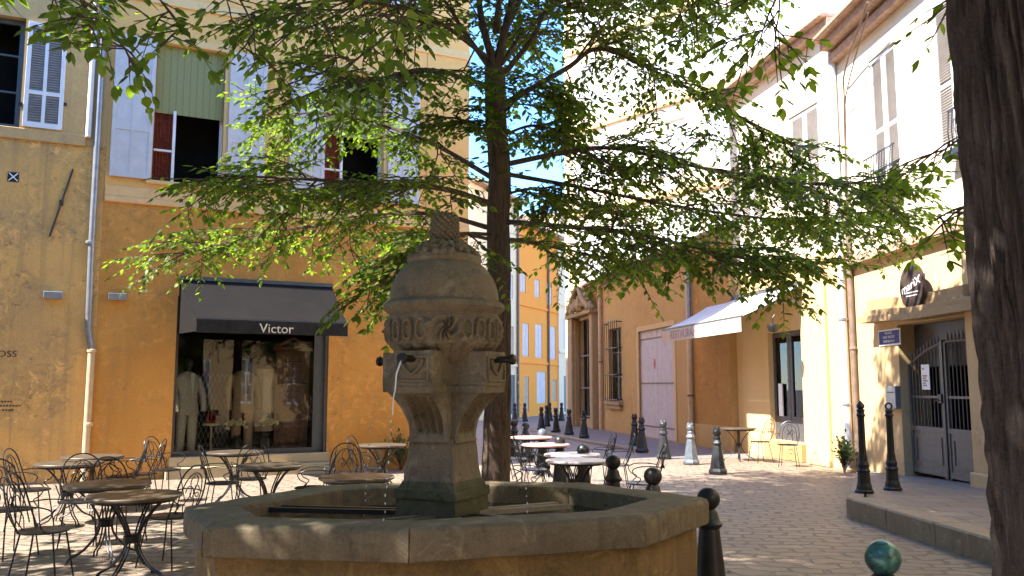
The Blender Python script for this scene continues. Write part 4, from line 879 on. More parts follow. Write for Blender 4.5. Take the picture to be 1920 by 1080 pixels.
for k in range(4):                     # four fluted consoles, each carrying a panelled block
    h = bpy.data.objects.new("console", None); mb = MB(); nu, nv_ = 60, 22; hw = .135
    def cp(u, v):
        x_ = (u - .5) * 2 * hw; t_ = v; r_ = .165 + .175 * (1 - math.cos(t_ ** 1.35 * PI / 2)) + .012 * max(0, (.07 - t_) / .07)
        fl = 0.
        if .12 < u < .88 and .16 < v < .95: q_ = (u - .12) / .76 * 4; fl = .05 * abs(math.sin(PI * q_)) ** .8 * min(1, (v - .16) / .07) * min(1, (.95 - v) / .04)
        p = Vector((x_, -(r_ - fl), zk0 + (zk1 - zk0) * v)); return p + mnoise.noise_vector(p * 20 + Vector((k * 9, 0, 0))) * .004
    vs = [cp(i / nu, j / nv_) for i in range(nu + 1) for j in range(nv_ + 1)]; fs = [(i * (nv_ + 1) + j, (i + 1) * (nv_ + 1) + j, (i + 1) * (nv_ + 1) + j + 1, i * (nv_ + 1) + j + 1) for i in range(nu) for j in range(nv_)]; mb.add(vs, fs)
    for e in (0, nu):
        ed = [vs[e * (nv_ + 1) + j] for j in range(nv_ + 1)]; inn = [Vector((p.x, -.1, p.z)) for p in ed]
        for j in range(nv_): f_ = [ed[j], inn[j], inn[j + 1], ed[j + 1]]; mb.quad(*(f_ if e == 0 else f_[::-1]))
    rough_box(mb, -hw - .012, hw + .012, -.365, -.1, zk1 - .004, zb0 + .012, 1, 1, 8, .004)
    fl_ = mb.build("console", "fount_col", colm, True); fl_.rotation_euler = (0, 0, k * PI / 2)
    mb = MB(); bw_ = .138; rough_box(mb, -bw_, bw_, -.375, -.08, zb0 + .012, zb1, 1, 1, 14, .004)
    for (a, b, c, d) in ((-bw_ + .02, -bw_ + .034, zb0 + .035, zb1 - .03), (bw_ - .034, bw_ - .02, zb0 + .035, zb1 - .03), (-bw_ + .034, bw_ - .034, zb0 + .035, zb0 + .05), (-bw_ + .034, bw_ - .034, zb1 - .045, zb1 - .03)): mb.box(a, b, -.388, -.37, c, d, .003)
    mb.tube([(-.08, -.382, zb1 - .055), (-.05, -.385, zb0 + .12), (0, -.386, zb0 + .085), (.05, -.385, zb0 + .12), (.08, -.382, zb1 - .055)], .011, 6, 5)
    o = mb.build("spout_block", "fount_col", colm, True); o.rotation_euler = (0, 0, k * PI / 2)
    zs_ = zb1 - .05; ln = .12
    sp = MB().tube([(0, -.3, zs_), (0, -.375 - ln, zs_)], .021, 12).lathe([(.021, 0), (.03, .004), (.034, .016), (.03, .03), (.021, .034)], 12).build("spout", "brass", o, True)
    # turn the collar on to the mouth of the pipe
    me = sp.data
    for v in me.vertices:
        if v.co.z < .2: x_, y_, z_ = v.co; v.co = (x_, -.375 - ln + .02 - z_, zs_ + y_)
    if k in (0, 3, 1):
        j = MB(); rr_ = random.Random(k); y0_ = -.375 - ln; pts_ = []
        for i in range(24):
            t_ = i / 23; fall = (zs_ - .77) * t_; pts_.append((.004 * math.sin(i * 2.1), y0_ - .0 - .17 * math.sqrt(t_) * (1. if k == 0 else .6), zs_ - .005 - fall))
        if k == 0: j.tube(pts_[:8], lambda u: .006 - .003 * u, 6)
        for i in range(7 if k == 0 else 2, 24): p = Vector(pts_[i]); r_ = rr_.uniform(.003, .0065); j.lathe([(.0005, -r_ * 1.8), (r_, 0), (.0005, r_ * 1.8)], 6, p)
        tag(j.build("water_jet", "jet", o, True), kind="stuff")
# urn
zu = zc_at(700); zfz = zc_at(650); zt_ = zc_at(594); zm0 = zc_at(590); zm1 = zc_at(566); zd1 = zc_at(488)
pf = [(.03, zu - .1), (.07, zu - .06), (.13, zu), (.19, zu + .04), (.25, zu + .085), (.305, zu + .13), (.345, zfz), (.36, zfz + .03)]
pf2 = []
for a, b in zip(pf[:-1], pf[1:]):
    for i in range(4): pf2.append((a[0] + (b[0] - a[0]) * i / 4, a[1] + (b[1] - a[1]) * i / 4))
for i in range(37): pf2.append((.36 + .008 * math.sin(PI * i / 36), zfz + .03 + (zt_ - zfz - .03) * i / 36))
def urn(r, z, a):
    if z < zfz + .015: return r * (1 - .085 * (1 - abs(math.cos(a * 12)) ** .7) * min(1, max(0, (z - zu + .04) / .06)))
    v = (z - zfz - .015) / (zt_ - zfz - .015); pat = math.cos(a * 4 + .9); e = 0
    if pat > -.1:                                    # groups of upright oval medallions
        q = (a * 24 / (2 * PI)) % 1 - .5; d_ = math.hypot(q / .40, (v - .48) / .44); e = .014 if .66 < d_ < 1 else (-.012 if d_ >= 1 else -.004 - .01 * (1 - d_))
    else: e = .020 * mnoise.noise(Vector((math.cos(a) * 13, math.sin(a) * 13, z * 30))) + .016 * math.sin(7 * math.atan2(v - .5, math.sin(a * 4 + .9)) + 14 * math.hypot(v - .5, math.sin(a * 4 + .9)))
    return r + e * min(1, 6 * v, 6 * (1 - v))
MB().lathe(pf2, 420, fn=urn).build("urn", "fount_col", colm, True)
dm = [(.352, zt_ - .005), (.36, zt_ + .004), (.352, zm0 + .004), (.362, zm0 + .012), (.385, zm0 + .03), (.395, zm0 + .045), (.39, zm1 - .01), (.372, zm1), (.36, zm1 + .01)]
for i in range(19): t_ = i / 18; a = t_ * PI / 2; dm.append((.352 - .115 * (1 - math.cos(a * .98)) - .02 * t_ * t_, zm1 + .012 + (zd1 - zm1 - .012) * (math.sin(a) * .55 + t_ * .45)))
dm += [(.2, zd1 + .004), (.05, zd1 + .01)]
MB().lathe(dm, 72, fn=lambda r, z, a: r + .006 * mnoise.noise(Vector((math.cos(a) * 2.5, math.sin(a) * 2.5, z * 6))) + .003 * mnoise.noise(Vector((math.cos(a) * 9, math.sin(a) * 9, z * 20)))).build("dome", "fount_col", colm, True)
zf0, zf1, zf2 = zd1 - .0, zc_at(452), zc_at(391)
fp = [(.235, zf0 - .01), (.245, zf0 + .015), (.225, zf0 + .04)] ; 
fp2 = [(.21, zf0 + .03), (.17, zf0 + .09), (.12, zf1 - .02), (.085, zf1), (.086, zf1 + .4 * (zf2 - zf1)), (.08, zf1 + .75 * (zf2 - zf1)), (.05, zf2 - .02), (.01, zf2)]
mb = MB().lathe(fp, 48); mb.lathe(fp2, 32); rr = random.Random(5)
def lump(p, s_): mb.lathe([(.001, -s_), (s_ * .75, -s_ * .6), (s_, 0), (s_ * .7, s_ * .7), (.001, s_)], 7, p)
for k in range(150):                    # scales of the cone
    t_ = k / 149; a = k * 2.39996; r_ = .088 * (1 - .1 * t_) * (1 if t_ < .8 else math.sqrt(max(.03, 1 - ((t_ - .8) / .21) ** 2))); lump((r_ * math.cos(a), r_ * math.sin(a), zf1 - .01 + (zf2 - zf1) * t_), .0165)
for k in range(170):                    # the fruit wreath at its foot
    a = rr.uniform(0, 2 * PI); t_ = rr.uniform(0, 1); r_ = .225 - .115 * t_ ** .9; lump((r_ * math.cos(a), r_ * math.sin(a), zf0 + .035 + (zf1 - zf0 - .03) * t_), rr.uniform(.018, .032))
mb.build("pinecone_finial", "fount_col", colm, True)
# iron rails across the basin
mb_ = [((-.2, .12), (-1.12, .35), "iron"), ((-.2, .03), (-1.2, .25), "iron"), ((-.12, -.17), (-.75, -.62), "fount_rim"), ((-.02, -.19), (-.55, -.72), "fount_rim"), ((.2, .1), (.75, .5), "kerb"), ((.22, .02), (.82, .4), "kerb"), ((.16, -.12), (.95, -.32), "iron"), ((.1, -.18), (.85, -.42), "iron")]
for (a, b, m_) in mb_: MB().bar((a[0], a[1], .855), (b[0], b[1], .845), .045, .03).build("grate_bar", m_, ft)

# ------------------------------------------------------------------ bollards
def ball_bollard(mname, label):
    t = thing("ball_bollard", label, "bollard"); 
    MB().lathe([(.16, 0), (.165, .03), (.15, .06), (.125, .12), (.105, .3), (.085, .48), (.078, .54), (.1, .56), (.105, .58), (.088, .6), (.075, .63), (.07, .66), (.05, .69)], 24).build("post", "iron", t, True)
    n = 16; pr = [(max(.001, .09 * math.sin(PI * i / n)), .77 - .09 * math.cos(PI * i / n)) for i in range(n + 1)]; MB().lathe(pr, 28).build("ball", mname, t, True); return t
bb = [(1330, 6.9, "iron", "black ball-topped bollard half hidden by the right corner of the fountain rim"), (1660, 4.55, "bronze", "green weathered ball on a bollard cut by the bottom edge near the big trunk"), (1225, 8.6, "iron", "black ball bollard just above the back right rim of the fountain"), (1150, 10.2, "iron", "black ball bollard standing right of the two pale tables"), (1094, 12.1, "iron", "black ball bollard just behind the nearer pale tables"), (1050, 14.1, "iron", "black ball bollard behind the pink table"), (1017, 16.4, "iron_pale", "pale shiny ball bollard at the end of the low street kerb"), (985, 19.2, "iron", "right one of two small black ball bollards beyond the pink tables"), (964, 20.8, "iron", "left one of two small black ball bollards, next to the tree trunk")]
b0 = ball_bollard("iron", bb[0][3]); b1 = ball_bollard("bronze", bb[1][3]); b2 = None
G = "ball bollards in a row along the terrace"
for i, (px_, Y, m_, lab) in enumerate(bb):
    loc = (gx(px_, Y), Y, 0 if Y < 19 else .004)
    if i == 0: b0.location = loc; b0["group"] = G
    elif i == 1: b1.location = loc; b1["group"] = G
    else:
        src = b0
        if m_ == "iron_pale": src = ball_bollard("iron_pale", lab); src.location = loc; src["group"] = G
        else: dup(b0, loc, 0, lab, G)
def cone_bollard(mname, label):
    t = thing("cone_bollard", label, "bollard")
    MB().lathe([(.15, 0), (.175, .02), (.18, .06), (.165, .09), (.15, .11), (.135, .2), (.11, .36), (.085, .5), (.075, .54), (.095, .56), (.105, .585), (.09, .61), (.072, .64), (.068, .69), (.058, .71)], 8).build("post", mname, t)
    mb = MB(); n = 10; mb.lathe([(max(.001, .085 * math.sin(PI * i / n)), .78 - .085 * math.cos(PI * i / n)) for i in range(n + 1)], 16)
    for k in range(4): a = k * PI / 2 + .4; mb.lathe([(.02, 0), (.035, .02), (.02, .05), (.001, .07)], 6, (.05 * math.cos(a), .05 * math.sin(a), .82))
    mb.build("head", mname, t, True); return t
cbs = [(1345, 16.5, "iron_grey", "dark grey cone bollard in front of the cafe table"), (1295, 18.5, "iron_pale", "pale sunlit cone bollard in front of the brown drainpipe"), (1244, 19.9, "iron_grey", "grey cone bollard standing before the mauve garage doors"), (1203, 21.8, "iron_grey", "right one of the close pair of cone bollards left of the garage doors"), (1189.5, 24.4, "iron_grey", "left and farther one of the close pair of cone bollards"), (1095, 27.9, "iron_grey", "cone bollard below the barred window across the street"), (1067, 29.8, "iron_grey", "cone bollard below the carved doorway"), (1042, 31.4, "iron", "dark cone bollard in the middle of the far street row"), (1015, 33, "iron", "nearest dark cone bollard of the far left cluster"), (1025, 36, "iron", "second dark cone bollard of the far left cluster"), (1031, 42, "iron", "farthest small bollard of the far left cluster"), (1053, 42, "iron", "small far bollard alone before the narrow pale house"), (984, 41, "iron", "small far bollard before the orange house door"), (965, 40.5, "iron", "small far bollard before the cream house door")]
proto = {}; G = "cone bollards along the street"
for px_, Y, m_, lab in cbs:
    loc = (gx(px_, Y), Y, .004 if Y > 21 else 0)
    if m_ not in proto: proto[m_] = cone_bollard(m_, lab); proto[m_].location = loc; proto[m_]["group"] = G
    else: dup(proto[m_], loc, .3, lab, G)
def tall_post(label, loc, ring):
    t = thing("tall_post", label, "post", loc, 0, "tall cast iron posts by the gate"); mb = MB()
    mb.lathe([(.12, 0), (.125, .03), (.105, .05), (.1, .09), (.085, .14), (.078, .27), (.09, .3), (.07, .33), (.078, .38), (.062, .42), (.055, .5)], 12).build("base", "iron", t)
    MB().lathe([(.055, .495), (.05, .52), (.046, 1.0), (.05, 1.02), (.065, 1.04), (.05, 1.06), (.05, 1.09), (.06, 1.105), (.04, 1.125)], 12, fn=lambda r, z, a: r * (1 - .06 * abs(math.sin(a * 4)))).build("shaft", "iron", t, True)
    if ring: n = 14; MB().tube([(.045 * math.sin(2 * PI * k / n), 0, 1.165 + .045 * math.cos(2 * PI * k / n)) for k in range(n + 1)], .013, 6).build("ring", "iron", t, True)
    else: MB().lathe([(.03, 1.12), (.055, 1.15), (.05, 1.18), (.02, 1.22), (.001, 1.24)], 12).build("ring", "iron", t, True)
    return t
tall_post("tall black cast iron post with knob top at the kerb end", (gx(1619, 11.75), 11.75, pave_z(11.75)), False)
tall_post("tall black cast iron post with ring top left of the iron gate", (gx(1672, 12.2), 12.2, pave_z(12.2)), True)

# ------------------------------------------------------------------ tables and chairs
def make_table(mtop, label, mleg="wrought", r=.39):
    t = thing("bistro_table", label, "table"); MB().lathe([(.001, .700), (r - .01, .700), (r, .708), (r, .722), (r - .008, .73), (.001, .731)], 40).build("table_top", mtop, t, True)
    MB().lathe([(r - .06, .675), (r - .045, .675), (r - .045, .699), (r - .06, .699)], 32).build("apron", mleg, t)
    for k in range(4):
        a = PI / 4 + k * PI / 2; ca, sa = math.cos(a), math.sin(a); pr = [(.30, .70), (.20, .62), (.09, .47), (.055, .36), (.08, .25), (.19, .12), (.30, .06), (.33, 0)]; mb = MB()
        for e in (-.014, .014): mb.tube([(r_ * ca - e * sa, r_ * sa + e * ca, z) for r_, z in pr], .0085, 6, 4)
        mb.build("leg", mleg, t, True)
    mb = MB(); mb.lathe([(.06, .325), (.075, .335), (.075, .385), (.06, .395)], 12).build("collar", mleg, t); return t
def make_chair(label, mleg="wrought"):
    t = thing("bistro_chair", label, "chair")          # faces local -Y
    MB().lathe([(.001, .438), (.19, .44), (.205, .446), (.205, .455), (.19, .462), (.001, .458)], 28).build("seat", mleg, t, True)
    for (sx_, sy_) in ((-1, -1), (1, -1), (-1, 1), (1, 1)): MB().tube([(sx_ * .13, sy_ * .13, .44), (sx_ * .155, sy_ * .16, .25), (sx_ * .18, sy_ * .2, 0)], .0078, 6, 4).build("leg", mleg, t, True)
    mb = MB(); mb.tube([(-.17, .12, .45), (-.2, .2, .62), (-.17, .26, .82), (-.09, .285, .905), (0, .29, .925), (.09, .285, .905), (.17, .26, .82), (.2, .2, .62), (.17, .12, .45)], .0078, 6, 5)
    mb.tube([(-.13, .17, .5), (-.145, .22, .65), (-.1, .265, .8), (0, .28, .855), (.1, .265, .8), (.145, .22, .65), (.13, .17, .5)], .006, 5, 5); mb.build("back_frame", mleg, t, True)
    sc = MB()
    for s_ in (-1, 1):
        sp = [(s_ * (.012 + .055 * (1 - u) * math.cos(u * 9) + .03), .245 + .02 * math.sin(u * 3), .68 + .075 * (1 - u) * math.sin(u * 9) - .02 * u) for u in [i / 22 for i in range(23)]]; sc.tube(sp, .005, 5); sc.tube([(s_ * .012, .16, .46), (s_ * .07, .2, .56), (s_ * .02, .24, .66), (s_ * .05, .265, .78), (s_ * .01, .28, .84)], .005, 5, 5)
    sc.build("back_scroll", mleg, t, True)
    for s_ in (-1, 1):
        MB().tube([(s_ * .195, .22, .66), (s_ * .24, .1, .675), (s_ * .25, -.06, .67), (s_ * .225, -.15, .63), (s_ * .2, -.12, .56), (s_ * .19, -.05, .52), (s_ * .2, -.1, .46), (s_ * .17, -.12, .445)], .0065, 5, 5).build("arm", mleg, t, True)
    return t
tb = {"table_top": None, "table_pale": None, "table_pink": None}
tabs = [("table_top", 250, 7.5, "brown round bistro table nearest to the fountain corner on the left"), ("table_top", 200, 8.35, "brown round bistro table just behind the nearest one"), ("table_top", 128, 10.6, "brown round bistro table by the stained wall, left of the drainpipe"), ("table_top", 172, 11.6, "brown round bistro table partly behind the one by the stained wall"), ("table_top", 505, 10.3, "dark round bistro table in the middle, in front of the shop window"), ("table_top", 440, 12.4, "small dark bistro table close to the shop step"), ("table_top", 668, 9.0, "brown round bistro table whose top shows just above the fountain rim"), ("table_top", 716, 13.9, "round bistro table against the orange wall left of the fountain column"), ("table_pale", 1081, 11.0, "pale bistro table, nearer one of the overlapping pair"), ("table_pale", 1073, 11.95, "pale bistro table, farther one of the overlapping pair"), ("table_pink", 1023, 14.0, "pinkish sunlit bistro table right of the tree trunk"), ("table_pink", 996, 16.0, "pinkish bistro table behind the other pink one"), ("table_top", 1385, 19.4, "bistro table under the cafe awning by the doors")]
G = "round bistro tables on the square"
for m_, px_, Y, lab in tabs:
    loc = (gx(px_, Y), Y, 0); rz_ = random.uniform(0, 1.5)
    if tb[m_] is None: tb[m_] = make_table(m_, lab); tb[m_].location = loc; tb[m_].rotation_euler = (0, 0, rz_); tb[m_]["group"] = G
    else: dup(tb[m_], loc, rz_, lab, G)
ch0 = None; chp = None
# (pixel x, distance, angle its front looks to: 0 = towards the camera, 90 = to the right), label
chairs = [(82, 7.35, 95, "wrought iron chair in the left foreground facing the nearest table"), (22, 8.6, 70, "wrought iron chair with scroll back cut by the left edge"), (318, 8.15, -100, "wrought iron chair half hidden behind the left corner of the fountain"), (60, 10.2, 100, "iron chair left of the table by the stained wall"), (232, 11.7, -75, "left one of two tall chair backs beside the drainpipe"), (266, 12.0, -80, "right one of two tall chair backs beside the drainpipe"), (312, 12.6, 80, "iron chair at the left end of the shop step facing right"), (418, 10.9, 120, "iron chair between the shop window tables"), (585, 10.4, -80, "iron chair right of the dark middle table"), (645, 10.9, 10, "iron chair with arched back below the right end of the shop"), (690, 12.8, 70, "iron chair beside the table against the orange wall"), (470, 11.4, 200, "iron chair behind the dark middle table"), (150, 9.2, 30, "iron chair between the two brown tables on the left"), (230, 9.3, 170, "iron chair seen from behind near the brown tables"),
          (975, 10.6, 60, "iron chair just right of the tree trunk base"), (1000, 12.7, 90, "iron chair left of the pale table pair"), (1205, 10.9, -95, "iron chair right of the pale tables beside a ball bollard"), (1120, 13.8, -110, "left one of two chairs leaning out behind the pale tables"), (1155, 13.4, -100, "right one of two chairs leaning out behind the pale tables"), (965, 14.5, 80, "iron chair left of the pink tables behind the trunk"), (1425, 19.0, -70, "iron chair at the cafe table in the sun"), (1478, 18.0, -30, "iron chair in front of the cafe doors")]
G = "wrought iron chairs on the square"
for px_, Y, a, lab in chairs:
    loc = (gx(px_, Y), Y, 0); rz_ = R(a) + random.uniform(-.15, .15)
    if ch0 is None: ch0 = make_chair(lab); ch0.location = loc; ch0.rotation_euler = (0, 0, rz_); ch0["group"] = G
    else: dup(ch0, loc, rz_, lab, G)
# ------------------------------------------------------------------ trees
LEAF_V = np.array([(0, 0, 0), (0, .5, -.03), (0, 1, .0), (-.2, .22, .035), (-.25, .55, .03), (.2, .22, .035), (.25, .55, .03)])
LEAF_F = np.array([(0, 1, 4, 3), (1, 0, 5, 6)]); LEAF_T = np.array([(1, 2, 4), (2, 1, 6)])
def leaf_mesh(name, P, D, Nn, Ls, m, parent):
    P, D, Nn, Ls = map(np.asarray, (P, D, Nn, Ls)); n = len(P)
    D = D / np.linalg.norm(D, axis=1, keepdims=True); X = np.cross(D, Nn); X /= np.linalg.norm(X, axis=1, keepdims=True) + 1e-9; Z = np.cross(X, D)
    V = (P[:, None] + Ls[:, None, None] * (LEAF_V[None, :, 0, None] * X[:, None] + LEAF_V[None, :, 1, None] * D[:, None] + LEAF_V[None, :, 2, None] * Z[:, None])).reshape(-1, 3)
    base = (np.arange(n) * 7)[:, None, None]; q = (base + LEAF_F[None]).reshape(n, -1); t_ = (base + LEAF_T[None]).reshape(n, -1)
    loops = np.concatenate([q, t_], 1).reshape(-1); tot = np.tile([4, 4, 3, 3], n); st = np.concatenate([[0], np.cumsum(tot)[:-1]])
    me = bpy.data.meshes.new(name); me.vertices.add(len(V)); me.vertices.foreach_set("co", V.astype(np.float32).ravel()); me.loops.add(len(loops)); me.loops.foreach_set("vertex_index", loops.astype(np.int32))
    me.polygons.add(len(tot)); me.polygons.foreach_set("loop_start", st.astype(np.int32)); me.polygons.foreach_set("loop_total", tot.astype(np.int32)); me.update(calc_edges=True); me.validate()
    me.materials.append(M[m]); o = bpy.data.objects.new(name, me); COL.objects.link(o); o.parent = parent; return o
class Tree:
    def __init__(s, seed): s.r = random.Random(seed); s.wood = MB(); s.P = []; s.D = []; s.N = []; s.S = []; s.keep = None
    def leaf(s, p, d, n, size):
        if s.keep and not s.keep(p): return
        s.P.append(tuple(p)); s.D.append(tuple(d)); s.N.append(tuple(n)); s.S.append(size)
    def twig(s, p, d, ln, size, dens):
        r = s.r; d = d.normalized(); up = Vector((r.uniform(-.35, .35), r.uniform(-.35, .35), 1)).normalized(); side = d.cross(up).normalized()
        k = max(3, int(ln / dens)); pts = []; q = p.copy(); dd = d.copy()
        for i in range(k + 1):
            pts.append(q.copy()); dd = (dd + Vector((r.uniform(-.1, .1), r.uniform(-.1, .1), r.uniform(-.12, .05)))).normalized(); q = q + dd * (ln / k)
        s.wood.tube([pts[0], pts[len(pts) // 2], pts[-1]], lambda t: .005 * (1 - t) + .0018, 3, cap=False)
        for i, a in enumerate(pts):
            if i == 0: continue
            sg = 1 if i % 2 else -1; ld = dd * .55 + side * sg * r.uniform(.5, 1.) + Vector((0, 0, r.uniform(-.5, .1))); n_ = up + Vector((r.uniform(-.5, .5), r.uniform(-.5, .5), 0)); s.leaf(a, ld, n_, size * r.uniform(.5, 1.3))
        s.leaf(pts[-1], dd + Vector((0, 0, -.2)), up, size * 1.1)
    def branch(s, pts, r0, r1, nsub, slen, ntw=7, tl=.42, size=.095, dens=.052, start=.18, flat=.45, droop=-.12):
        r = s.r; C = cr(pts, 8); s.wood.tube(C, lambda t: r0 + (r1 - r0) * t, 7 if r0 > .03 else 5); m = len(C) - 1
        for k in range(nsub):
            u = start + (1 - start) * (k + r.uniform(.1, .9)) / nsub; i = min(m - 1, int(u * m)); p = C[i].lerp(C[i + 1], u * m - i); t = (C[i + 1] - C[i]).normalized()
            sd = Vector((-t.y, t.x, 0)); sd = sd.normalized() if sd.length > .05 else Vector((1, 0, 0)).lerp(Vector((0, 1, 0)), r.random()).normalized()
            a = r.choice((-1, 1)); d = (t * r.uniform(.3, 1.) + sd * a * r.uniform(.5, 1.1) + Vector((0, 0, r.uniform(-flat, flat)))).normalized(); ln = slen * r.uniform(.55, 1.15) * (1 - .45 * u)
            q = p.copy(); sp = [q.copy()]; dd = d.copy()
            for _ in range(5): dd = (dd + Vector((r.uniform(-.18, .18), r.uniform(-.18, .18), r.uniform(-.1, .1) + droop * .5))).normalized(); q = q + dd * (ln / 5); sp.append(q.copy())
            s.wood.tube(sp, lambda t_: max(.003, r1 * 1.1 * (1 - t_)) + .003, 4, 2, cap=False); SC = cr(sp, 3); mm = len(SC) - 1
            for j in range(ntw):
                v = .12 + .88 * (j + r.random()) / ntw; ii = min(mm - 1, int(v * mm)); pp = SC[ii].lerp(SC[ii + 1], v * mm - ii); tt = (SC[ii + 1] - SC[ii]).normalized(); s2 = tt.cross(Vector((0, 0, 1))); s2 = s2.normalized() if s2.length > .05 else Vector((1, 0, 0))
                s.twig(pp, tt * r.uniform(.4, 1) + s2 * r.choice((-1, 1)) * r.uniform(.5, 1) + Vector((0, 0, r.uniform(-.35, .25))), tl * r.uniform(.6, 1.2), size, dens)
            s.twig(SC[-1], dd, tl, size, dens)
    def finish(s, root, bark, leafm="leaf"):
        s.wood.build("branches", bark, root, True); o = leaf_mesh("crown", s.P, s.D, s.N, s.S, leafm, root); return len(s.P)
def trunk(pts, rad, n=28, rows=70, ridge=.10, freq=9, seed=0., flare=0.):
    C = cr(pts, rows // (len(pts) - 1)); mb = MB(); vs = []; fs = []; m = len(C)
    for i, p in enumerate(C):
        t = i / (m - 1); ra = rad(t)
        for k in range(n):
            a = 2 * PI * k / n; c_ = math.cos(a); s_ = math.sin(a); tw = p.z * .12
            e = mnoise.noise(Vector((math.cos(a + tw) * freq / 2.2 + seed, math.sin(a + tw) * freq / 2.2, p.z * .75))); e2 = mnoise.noise(Vector((c_ * freq + seed, s_ * freq, p.z * 4.)))
            rr_ = ra * (1 + ridge * (.45 - 1.6 * abs(e)) + ridge * .4 * e2 + .025 * mnoise.noise(Vector((c_, s_, p.z * .8 + seed)))); vs.append((p.x + rr_ * c_, p.y + rr_ * s_, p.z))
    for i in range(m - 1):
        for k in range(n): fs.append((i * n + k, i * n + (k + 1) % n, (i + 1) * n + (k + 1) % n, (i + 1) * n + k))
    return mb.add(vs, fs + [tuple(range((m - 1) * n, m * n))])
# --- slender elm behind the fountain
YT = 9.0
def tp(x, y, Y=YT): return at(x, y, Y)
root = thing("elm_tree", "slender elm with broad leafy crown growing just behind the fountain", "tree", (0, 0, 0))
b0_ = tp(928, 900); gb = Vector((b0_.x, YT, -.05))
trunk([gb, tp(930, 890), tp(934, 700), tp(936, 540), tp(934, 420), tp(937, 330), tp(930, 230), tp(928, 130)], lambda t: .165 - .035 * min(1, t * 3) - .02 * t + .05 * max(0, .12 - t) / .12, 56, 140, .13, 9, 3.).build("trunk", "bark", root, True)
T = Tree(11); px3 = lambda *a: [tp(*q) for q in a]
BR = [  # (points in the plane of the picture with their distance, start radius, sub-branches, sub length)
 (((930, 385, 9), (830, 354, 8.7), (700, 345, 8.3), (560, 335, 8.0), (430, 330, 7.7)), .035, 17, 1.15),
 (((928, 430, 9), (800, 400, 9.4), (650, 415, 9.9), (480, 440, 10.3), (330, 480, 10.6)), .03, 15, 1.1),
 (((925, 335, 9), (800, 265, 9.3), (640, 215, 9.8), (490, 215, 10.2)), .03, 12, 1.1),
 (((915, 160, 9), (800, 130, 8.5), (690, 150, 8.0), (560, 130, 7.5)), .028, 10, .95),
 (((925, 440, 9), (855, 440, 8.2), (775, 475, 7.7), (722, 540, 7.5)), .022, 8, .6),
 (((928, 450, 9), (860, 440, 10.2), (760, 450, 11.2), (700, 500, 11.8)), .024, 9, .9),
 (((940, 310, 9), (1060, 286, 9), (1160, 279, 9), (1330, 318, 8.7), (1520, 345, 8.5), (1660, 340, 8.4)), .032, 19, 1.25),
 (((940, 325, 9), (1080, 350, 9.4), (1300, 392, 9.8), (1500, 415, 10), (1690, 415, 10.1)), .028, 18, 1.2),
 (((938, 415, 9), (1060, 425, 8.5), (1200, 440, 8.1), (1350, 475, 7.9), (1480, 500, 7.9)), .03, 14, 1.0),
 (((936, 200, 9), (1060, 130, 9), (1130, 92, 9.1), (1260, 150, 9.2), (1400, 225, 9.2), (1520, 285, 9.2)), .034, 15, 1.1),
 (((936, 445, 9), (1020, 460, 9.8), (1110, 478, 10.4), (1200, 500, 10.8)), .024, 8, .8),
 (((945, 140, 9), (1000, 70, 9), (1040, 10, 9), (1200, -30, 9.1), (1400, 20, 9.3)), .034, 13, 1.2),
 (((940, 120, 9), (1010, 40, 10), (1160, 20, 10.8), (1320, 60, 11.3)), .03, 11, 1.2),
 (((940, 255, 9), (1000, 235, 9.1), (1060, 250, 9.3)), .018, 6, .6), (((918, 270, 9), (880, 235, 8.8), (850, 215, 8.6)), .016, 5, .55), (((940, 215, 9), (990, 170, 8.6), (1030, 150, 8.3)), .018, 6, .6), (((945, 365, 9), (1000, 355, 9.2), (1060, 380, 9.6)), .018, 6, .6),
 (((920, 130, 9), (870, 60, 9), (820, -10, 9), (700, -70, 9)), .034, 10, 1.2),
 (((918, 110, 9), (800, 30, 8.4), (640, 0, 7.9), (480, 20, 7.5)), .028, 10, 1.0),
 (((928, 130, 9), (900, 20, 9), (895, -120, 9), (860, -260, 9)), .05, 11, 1.5),
 (((930, 130, 9), (955, 20, 9), (985, -100, 9), (1040, -280, 9)), .055, 11, 1.5),
 (((930, 60, 9), (930, -60, 8.3), (820, -150, 7.5)), .035, 9, 1.4), (((945, 60, 9), (1040, -90, 9.8), (1250, -190, 10.4)), .035, 10, 1.4), (((945, -60, 9), (1120, -160, 8.4), (1320, -140, 8.2)), .03, 9, 1.4), (((905, -100, 9), (760, -200, 9.6), (600, -190, 10)), .03, 9, 1.4)]
sky_l, sky_r = -.06, .075
def thin(p):                            # the crown is thin where the sky shows beside the trunk
    u = p.x / p.y; v = (p.z - HC) / p.y
    if sky_l < u < sky_r and v > .20: return True
    if v > .47: return True
    if v > .36: return T.r.random() < .72
    return True
T.keep = thin
for pts, r0, ns, sl in BR: T.branch(px3(*pts), r0, .008, int(ns * (1.95 if pts[-1][0] > 1100 else 1.5)), sl, ntw=10, dens=.044, size=.083)
for tx, ty, tz in ((-3, 11, 9.5), (-1.5, 12, 9.6), (0, 12.6, 9.8), (-4.2, 10.8, 9.2), (-2.2, 13, 9.8), (-.8, 13.4, 10), (-4.8, 12, 9.4), (1, 12.8, 9.6), (.3, 11.4, 10.4), (-3.2, 12.2, 9.8)):
    a = Vector((-.15, 9, 6.6)); e = Vector((tx, ty, tz)); T.branch([a, a.lerp(e, .3) + Vector((0, 0, .5)), a.lerp(e, .65) + Vector((0, 0, .6)), e], .05, .01, 14, 1.5, ntw=8, tl=.5, size=.15, dens=.06, start=.3)  # limbs above the view, added to shade the road
for k in range(46):                     # short shoots on the stem
    y_ = T.r.uniform(150, 345); a = T.r.uniform(0, 2 * PI); p = tp(932, y_) + Vector((math.cos(a), math.sin(a), 0)) * .1; T.twig(p, Vector((math.cos(a), math.sin(a), T.r.uniform(-.3, .6))), T.r.uniform(.15, .34), .085, .04)
